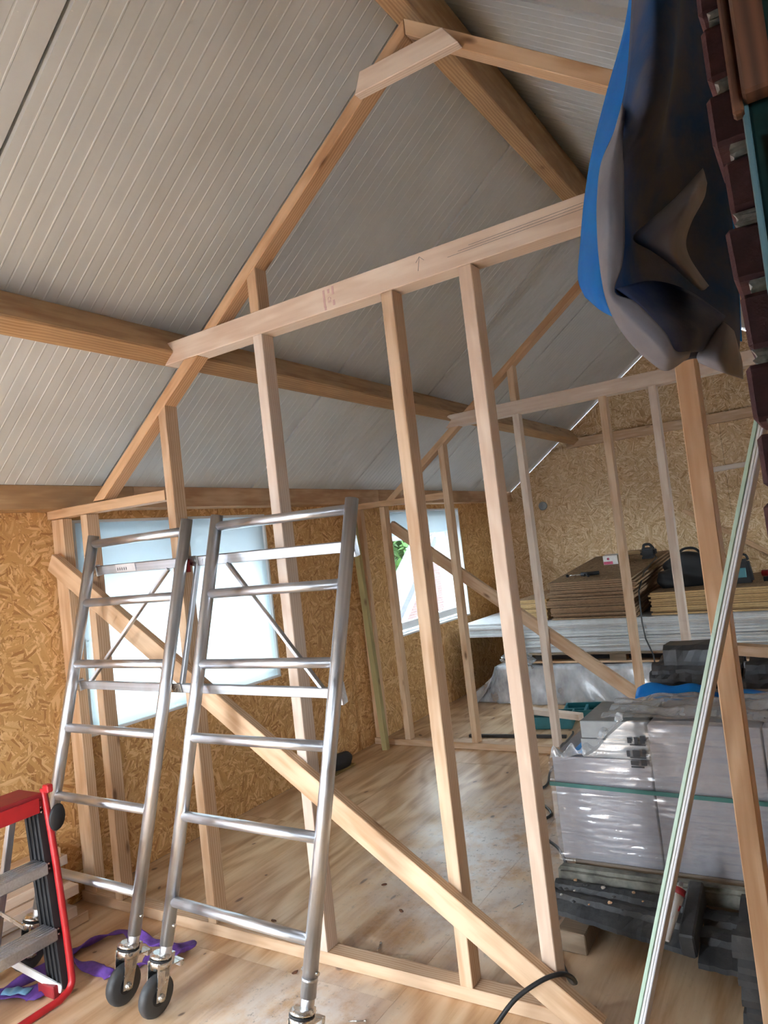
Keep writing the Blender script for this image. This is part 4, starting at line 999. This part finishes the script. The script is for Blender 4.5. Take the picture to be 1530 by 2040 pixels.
# ------------------------------------------------------------------ things on the floor farther in
tc_ = thing('tool_case', 'open teal plastic tool case on the floor before the wrapped bundle', 'tool case', (-2.05, 5.6, 0))
def tray(x0, y0, x1, y1, h, rz, c):
    bm = bmesh.new(); X, Y = (x1-x0)/2, (y1-y0)/2
    bm_box(bm, (-X, -Y, 0), (X, Y, .01))
    for l, h_ in (((-X, -Y, .01), (X, -Y+.012, h)), ((-X, Y-.012, .01), (X, Y, h)), ((-X, -Y+.012, .01), (-X+.012, Y-.012, h)), ((X-.012, -Y+.012, .01), (X, Y-.012, h)), ((-.01, -Y+.012, .01), (.01, Y-.012, h*.8)), ((-X+.012, -.01, .01), (-.01, .01, h*.8)), ((.06, -.05, .01), (.12, .06, h*.6))):
        bm_box(bm, l, h_)
    return link(c, bm_mesh(bm, c), TEAL, tc_, Matrix.Translation(((x0+x1)/2, (y0+y1)/2, .002)) @ Matrix.Rotation(rz, 4, 'Z'))
tray(-2.30, 5.42, -1.96, 5.68, .09, .2, 'case_base'); tray(-2.12, 5.74, -1.78, 6.02, .07, .2, 'case_lid')
o = timber('timber_offcut', (-2.42, 5.56, .118), (-1.83, 5.38, .118), .07, .045, WOODP); tag(o, 'pale timber offcut lying across the teal tool case', 'timber')
o = box('dark_metal_strip', (-2.66, 5.16, .001), (-1.9, 5.19, .022), plain('dark_steel', (.06, .06, .065), .4, .6), None, .002, Matrix.Rotation(.12, 4, 'Z')); tag(o, 'dark metal strip lying on the floor behind the far frame', 'metal strip')
o = thing('work_glove', 'black work shoe by the left wall behind the ladder', 'shoe', (-3.25, 4.2, 0)); 
blob('upper', (-3.24, 4.21, .012), (.045, .12, .06), BLK, o, 11, 2.4, .08); box('sole', (-3.29, 4.08, .0005), (-3.19, 4.33, .014), plain('tan_sole', (.25, .16, .05), .7), o, .004)
o.name = 'work_shoe'
cabp = [(-1.90, 5.36, .008), (-1.88, 5.28, .008), (-1.86, 5.02, .010), (-1.82, 4.93, .050), (-1.81, 4.865, .0585), (-1.80, 4.80, .050), (-1.79, 4.70, .010), (-1.76, 4.45, .008), (-1.70, 4.22, .008), (-1.73, 4.05, .008), (-1.62, 3.92, .008), (-1.52, 3.78, .008), (-1.56, 3.62, .008), (-1.44, 3.48, .008), (-1.34, 3.38, .008), (-1.26, 3.24, .008), (-1.20, 3.08, .008), (-1.185, 2.90, .008), (-1.16, 2.74, .008), (-1.12, 2.60, .008), (-1.05, 2.52, .008), (-.975, 2.41, .008), (-.92, 2.32, .06), (-.900, 2.235, .13), (-.905, 2.165, .175), (-.95, 2.115, .172), (-1.02, 2.06, .13), (-1.08, 2.0, .06), (-1.14, 1.92, .012), (-1.16, 1.75, .008), (-1.10, 1.5, .008)]
cabp = [p for p in cabp]
o = tube('extension_cable', spline(cabp, 6), .0075, CABLE, None, 10); tag(o, 'black extension cable snaking over the floor and across the foot of the brace', 'cable')
for i, (x, y, a) in enumerate(((-1.72, 2.35, 1.9), (-1.33, 2.82, 1.2), (-1.55, 1.95, .4))):
    d = V(math.cos(a), math.sin(a), 0)*.028; o = thing('loose_screw', ['loose steel screw on the plywood beyond the sole plate', 'loose steel screw on the dusty floor before the wrapped blocks', 'loose steel screw on the floor on this side of the sole plate'][i], 'screw', (x, y, 0))
    rod('shank', (x-d.x, y-d.y, .004), (x+d.x, y+d.y, .004), .0022, ZINC, o, 6); rod('head', (x+d.x, y+d.y, .005), (x+d.x*1.1, y+d.y*1.1, .005), .0048, ZINC, o, 8)

for i, (x, y, lab) in enumerate(((-2.27, 2.36, 'brown bark chip on the plywood behind the wide ladder'), (-1.93, 2.09, 'brown bark chip beside the sole plate near the scaffold post'), (-1.78, 2.62, 'brown bark chip on the plywood beyond the diagonal brace'), (-1.98, 2.80, 'small brown bark chip farther in beyond the brace'))):
    bm = bmesh.new(); bmesh.ops.create_icosphere(bm, subdivisions=2, radius=.010)
    for v in bm.verts: v.co = Vector((v.co.x*1.5, v.co.y*.8, v.co.z*.4))*random.uniform(.8, 1.15)
    o = link('bark_chip', bm_mesh(bm, 'bark_chip'), RUSTW, None, Matrix.Translation((x, y, .0055)) @ Matrix.Rotation(i*1.3, 4, 'Z')); tag(o, lab, 'chip')
# ------------------------------------------------------------------ white edging profile leaning at the door opening
pf0, pf1 = V(-.688, 2.03, .001), V(.055, 2.155, 2.43)
pfm = axes(pf0, pf1, V(-.35, -1, 0)); pfm.translation = pf0
pf = thing('edging_profile', 'long white and mint plastic profile leaning across the door opening', 'profile', tuple(pf0))
Lp = (pf1-pf0).length
def strip(nm, y0, y1, z0, z1, mat):
    bm = bmesh.new(); bm_box(bm, (0, y0, z0), (Lp, y1, z1)); bmesh.ops.bevel(bm, geom=list(bm.edges), offset=.0012, segments=1, affect='EDGES'); return link(nm, bm_mesh(bm, nm), mat, pf, pfm)
MINT = plain('mint_plastic', (.50, .68, .55), .4, var=.05); GRYP = plain('grey_plastic', (.50, .50, .55), .4, var=.05)
strip('mint_flange', .003, .014, -.004, .004, MINT); strip('web', -.013, .003, -.006, 0, WHT); strip('ridge', -.006, -.0035, 0, .002, WHT); strip('grey_flange', -.015, -.011, -.022, .003, GRYP)

# ------------------------------------------------------------------ the old house around the camera: brick jamb, door, walls
YB = .72
wn = struct('wall_near', (0, 0, 0), 'old brick house wall at the edge of the opening', 'wall')
z = .0; i = 0; CO = .0625
while z < 2.5:
    xe = -.056+random.uniform(-.002, .002)+(.002 if i % 2 else 0)
    b = box('brick', (xe, YB+random.uniform(-.003, .004), z), (.07, YB+.1, z+.0495), BRICK, wn, .004, None, .0022)
    bm = bmesh.new(); bm_box(bm, (xe+.009, YB+.004, z+.0495), (.07, YB+.098, z+CO))
    bmesh.ops.subdivide_edges(bm, edges=list(bm.edges), cuts=3, use_grid_fill=True)
    for v in bm.verts: v.co += V(random.uniform(-.0025, .0025), random.uniform(-.004, .002), 0)
    link('mortar_joint', bm_mesh(bm, 'mortar_joint'), MORT, wn)
    z += CO; i += 1
wbox('wall_core', (.07, YB, 0), (XR, YB+.1, 3.2), PLAST, wn)
wbox('wall_head', (-1.35, .42, 2.95), (XR, .62, 3.9), PLAST, wn)
wbox('wall_return', (-1.35, YN, 0), (-1.30, .40, 2.6), PLAST, wn)  # out of view, put in to shade the camera side of the opening
ch = struct('ceiling_house', (0, 0, 0), 'unseen low ceiling of the old house, put in for shade behind the opening', 'ceiling')
wbox('ceiling_board', (-1.35, YN, 2.6), (.3, .40, 2.65), PLAST, ch)  # unseen, keeps the membrane's camera side in shade
# green door frame, bolt and hinges
dr = struct('door_1', (.0, .66, 0), 'dark green door frame with bolt and hinge knuckles beside the brick edge', 'door')
box('door_frame', (-.0245, .655, 0), (.020, .716, 2.45), DGREEN, dr, .004)
box('frame_bead', (-.0275, .650, 0), (-.0225, .7175, 1.875), TEALE, dr, .001)
box('frame_bead', (.012, .6515, 0), (.016, .655, 1.875), TEALE, dr, .0008)
box('door_leaf', (.02, .63, 0), (.80, .67, 2.45), BROWN, dr, .003)
timber('cover_batten', V(-.014, .640, 1.868), V(-.014, .640, 2.4), .022, .022, RUSTW, dr, up=(0, 1, 0))
box('cover_batten_edge', (-.0335, .640, 1.86), (-.0255, .654, 2.4), RUSTW, dr, .002)
rod('bolt_rod', (-.006, .646, 1.762), (-.006, .646, 1.842), .0055, plain('chromed_bolt', (.35, .33, .40), .18, .9), dr, 14)
for zz in (1.752, 1.722, 1.692): rod('hinge_knuckle', (.002, .640, zz-.008), (.002, .640, zz+.008), .0085, CREAM, dr, 14)

# ------------------------------------------------------------------ torn roof membrane hanging at the opening
def camray(px, py): return (F*FPX+Rv*(px-765)+Uv*(1020-py))/FPX
def mp(px, py, dist): return V(0, 0, EYE)+camray(px, py)*dist
mem = thing('roof_membrane', 'torn blue and grey roofing membrane hanging at the brick edge of the opening', 'membrane', (-.13, .85, 1.7))
def catgrid(rows, k=7):
    rows = [spline([V(*p) for p in r], k) for r in rows]
    out = []
    for i in range(len(rows[0])):
        out.append(spline([r[i] for r in rows], k))
    return out
def sheet(name, rows, mats, k=7, thick=.0012):
    """rows of (px,py,distance) resolved once to fixed points in the room"""
    g = catgrid([[tuple(mp(*p)) for p in r] for r in rows], k)
    bm = bmesh.new(); vv = [[bm.verts.new(p) for p in col] for col in g]
    for a, b in zip(vv, vv[1:]):
        for j in range(len(a)-1): bm.faces.new((a[j], b[j], b[j+1], a[j+1])).smooth = True
    me = bpy.data.meshes.new(name); bm.to_mesh(me); bm.free()
    o = link(name, me, mats, mem)
    md = o.modifiers.new('t', 'SOLIDIFY'); md.thickness = thick; md.offset = 0
    if len(mats) > 1: md.material_offset = 1; md.material_offset_rim = 1
    return o
sheet('blue_layer', [
    [(1262, -60, 1.20), (1300, -60, 1.04), (1360, -60, 1.06), (1440, -60, 1.04)],
    [(1243, 60, 1.20), (1290, 60, 1.04), (1360, 60, 1.08), (1440, 60, 1.05)],
    [(1210, 180, 1.20), (1262, 180, 1.04), (1350, 180, 1.10), (1450, 180, 1.06)],
    [(1180, 300, 1.20), (1235, 300, 1.04), (1340, 300, 1.11), (1460, 300, 1.07)],
    [(1164, 400, 1.20), (1215, 410, 1.04), (1330, 410, 1.11), (1465, 410, 1.07)],
    [(1156, 490, 1.20), (1205, 500, 1.04), (1320, 520, 1.09), (1470, 520, 1.07)],
    [(1152, 555, 1.20), (1200, 580, 1.04), (1310, 610, 1.08), (1475, 620, 1.07)],
    [(1166, 592, 1.20), (1214, 628, 1.04), (1312, 660, 1.07), (1478, 680, 1.06)]], [MEMB])
sheet('grey_layer', [
    [(1262, -60, .97), (1300, -60, .90), (1345, -60, .92), (1372, -60, .97), (1420, -60, 1.02)],
    [(1256, 60, .97), (1300, 60, .90), (1340, 60, .91), (1360, 60, .97), (1425, 60, 1.02)],
    [(1248, 160, .96), (1290, 160, .89), (1335, 160, .90), (1345, 160, .97), (1430, 160, 1.02)],
    [(1228, 250, .96), (1275, 250, .90), (1318, 250, .92), (1335, 250, .98), (1440, 250, 1.02)],
    [(1200, 320, .95), (1245, 325, .90), (1300, 320, .95), (1350, 310, 1.0), (1448, 320, 1.03)],
    [(1190, 400, .93), (1236, 405, .90), (1290, 410, .99), (1370, 400, 1.02), (1455, 400, 1.04)],
    [(1192, 470, .91), (1238, 490, .89), (1280, 500, .99), (1370, 490, 1.03), (1462, 480, 1.04)],
    [(1197, 540, .90), (1228, 575, .87), (1290, 580, .97), (1380, 575, 1.01), (1470, 560, 1.03)],
    [(1212, 610, .89), (1250, 625, .85), (1310, 640, .92), (1390, 650, .97), (1474, 650, 1.02)],
    [(1250, 670, .89), (1290, 690, .85), (1335, 712, .88), (1390, 700, .94), (1472, 710, 1.0)],
    [(1300, 724, .92), (1325, 735, .90), (1352, 722, .92), (1400, 715, .95), (1472, 752, .99)]], [MEMX, MEMX])
sheet('folded_flap', [
    [(1400, 335, .93), (1403, 345, .93), (1408, 365, .95)],
    [(1345, 395, .90), (1375, 400, .86), (1402, 395, .93)],
    [(1295, 440, .92), (1345, 445, .84), (1378, 440, .92)],
    [(1262, 475, .94), (1330, 490, .84), (1366, 480, .91)],
    [(1300, 500, .94), (1345, 515, .85), (1372, 510, .91)],
    [(1335, 525, .94), (1370, 545, .86), (1390, 540, .91)],
    [(1375, 560, .95), (1398, 578, .88), (1412, 570, .92)]], [MEMB, MEMG], 5)
sheet('lower_fold', [
    [(1228, 575, .86), (1300, 560, .93), (1372, 580, .93), (1445, 630, .93)],
    [(1262, 600, .85), (1320, 605, .90), (1385, 620, .90), (1440, 640, .92)],
    [(1300, 640, .845), (1345, 645, .87), (1390, 655, .88), (1420, 665, .91)],
    [(1325, 672, .845), (1350, 685, .86), (1380, 690, .875), (1402, 695, .90)],
    [(1342, 708, .86), (1355, 708, .865), (1375, 702, .88), (1392, 700, .90)]], [MEMD], 5)
sheet('grey_hem', [
    [(1240, 205, .95), (1243, 215, .94), (1246, 226, .95)],
    [(1222, 268, .93), (1232, 270, .90), (1240, 275, .92)],
    [(1198, 325, .92), (1222, 328, .875), (1242, 330, .90)],
    [(1190, 395, .90), (1216, 400, .855), (1243, 405, .89)],
    [(1190, 460, .885), (1216, 468, .845), (1244, 478, .88)],
    [(1195, 525, .875), (1214, 540, .84), (1238, 530, .87)],
    [(1206, 590, .87), (1216, 588, .84), (1224, 582, .855)],
    [(1226, 640, .865), (1244, 618, .83), (1262, 600, .85)],
    [(1258, 685, .865), (1280, 655, .825), (1302, 638, .84)],
    [(1300, 724, .87), (1316, 690, .825), (1328, 668, .84)],
    [(1330, 738, .88), (1338, 715, .84), (1346, 700, .855)],
    [(1372, 712, .89), (1374, 706, .87), (1376, 700, .875)]], [MEMG], 5)
sheet('hanging_corner', [
    [(1440, 640, .93), (1452, 650, .92), (1462, 660, .95)],
    [(1420, 665, .92), (1448, 680, .90), (1470, 690, .95)],
    [(1390, 705, .92), (1440, 720, .895), (1478, 722, .95)],
    [(1392, 722, .93), (1440, 742, .91), (1480, 755, .95)]], [MEMG], 5)

# ------------------------------------------------------------------ outside, seen through the far window
gr = link('ground_outside', (lambda: (lambda bm: (bm_box(bm, (-80, -60, -2.9), (80, 80, -2.8)), bm_mesh(bm, 'g'))[1])(bmesh.new()))(), plain('paved_ground', (.24, .24, .26), .9, var=.2, scale=.6)); gr['kind'] = 'structure'
nb = thing('neighbour_house', 'brick neighbour house with white bargeboards outside the far window', 'house', (-9.5, 18, -2.8))
def extr(nm, poly, x0, x1, mat, par):
    bm = bmesh.new(); a = [bm.verts.new((x0, p[0], p[1])) for p in poly]; b = [bm.verts.new((x1, p[0], p[1])) for p in poly]
    bm.faces.new(a); bm.faces.new(b[::-1])
    for i in range(len(poly)): bm.faces.new((a[i], b[i], b[(i+1) % len(poly)], a[(i+1) % len(poly)]))
    return link(nm, bm_mesh(bm, nm), mat, par)
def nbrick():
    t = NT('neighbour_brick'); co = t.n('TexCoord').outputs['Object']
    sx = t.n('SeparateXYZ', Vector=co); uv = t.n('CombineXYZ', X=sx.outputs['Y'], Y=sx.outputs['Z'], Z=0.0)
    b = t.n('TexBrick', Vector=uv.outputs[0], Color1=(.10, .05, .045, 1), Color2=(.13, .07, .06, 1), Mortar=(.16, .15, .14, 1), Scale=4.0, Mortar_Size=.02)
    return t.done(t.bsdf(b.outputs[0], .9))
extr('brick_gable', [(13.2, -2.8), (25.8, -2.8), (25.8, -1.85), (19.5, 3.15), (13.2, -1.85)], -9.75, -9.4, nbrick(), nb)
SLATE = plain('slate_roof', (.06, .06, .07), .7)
def slope(nm, a, b, t_, x0, x1, mat):
    d = Vector((0, b[0]-a[0], b[1]-a[1])).normalized(); n_ = Vector((0, -d.z, d.y))*t_
    return extr(nm, [a, b, (b[0]+n_.y, b[1]+n_.z), (a[0]+n_.y, a[1]+n_.z)], x0, x1, mat, nb)
slope('bargeboard', (12.7, -2.25), (19.5, 3.17), .26, -9.4, -9.2, UPVC); slope('bargeboard', (19.5, 3.17), (26.3, -2.25), .26, -9.4, -9.2, UPVC)
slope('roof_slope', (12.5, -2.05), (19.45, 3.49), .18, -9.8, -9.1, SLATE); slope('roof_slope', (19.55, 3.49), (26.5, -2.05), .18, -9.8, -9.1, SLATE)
box('gable_window', (-9.41, 20.6, -1.2), (-9.36, 21.6, .3), GLASS, nb, 0)
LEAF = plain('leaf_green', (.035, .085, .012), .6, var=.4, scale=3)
def tree(x, y, h, r, seed, lab):
    t_ = thing('garden_tree', lab, 'tree', (x, y, -2.8), 'trees outside the far window'); rr = random.Random(seed)
    tube('trunk', [(x, y, -2.8), (x+.1, y, -1), (x, y+.1, h*.5)], [.16, .12, .06], WOODW, t_, 8)
    bm = bmesh.new()
    for _ in range(int(900*r)):
        d = V(rr.gauss(0, 1), rr.gauss(0, 1), rr.gauss(0, 1)).normalized()*r*rr.uniform(.55, 1)**.5; d.z *= 1.25
        c = V(x, y, h)+d; a = V(rr.uniform(-1, 1), rr.uniform(-1, 1), rr.uniform(-1, 1)).normalized(); b = a.cross(V(rr.uniform(-1, 1), rr.uniform(-1, 1), rr.uniform(-1, 1))).normalized(); s = rr.uniform(.06, .13)*r
        bm.faces.new([bm.verts.new(c+q) for q in (-a*s, b*s*.45, a*s, -b*s*.45)])
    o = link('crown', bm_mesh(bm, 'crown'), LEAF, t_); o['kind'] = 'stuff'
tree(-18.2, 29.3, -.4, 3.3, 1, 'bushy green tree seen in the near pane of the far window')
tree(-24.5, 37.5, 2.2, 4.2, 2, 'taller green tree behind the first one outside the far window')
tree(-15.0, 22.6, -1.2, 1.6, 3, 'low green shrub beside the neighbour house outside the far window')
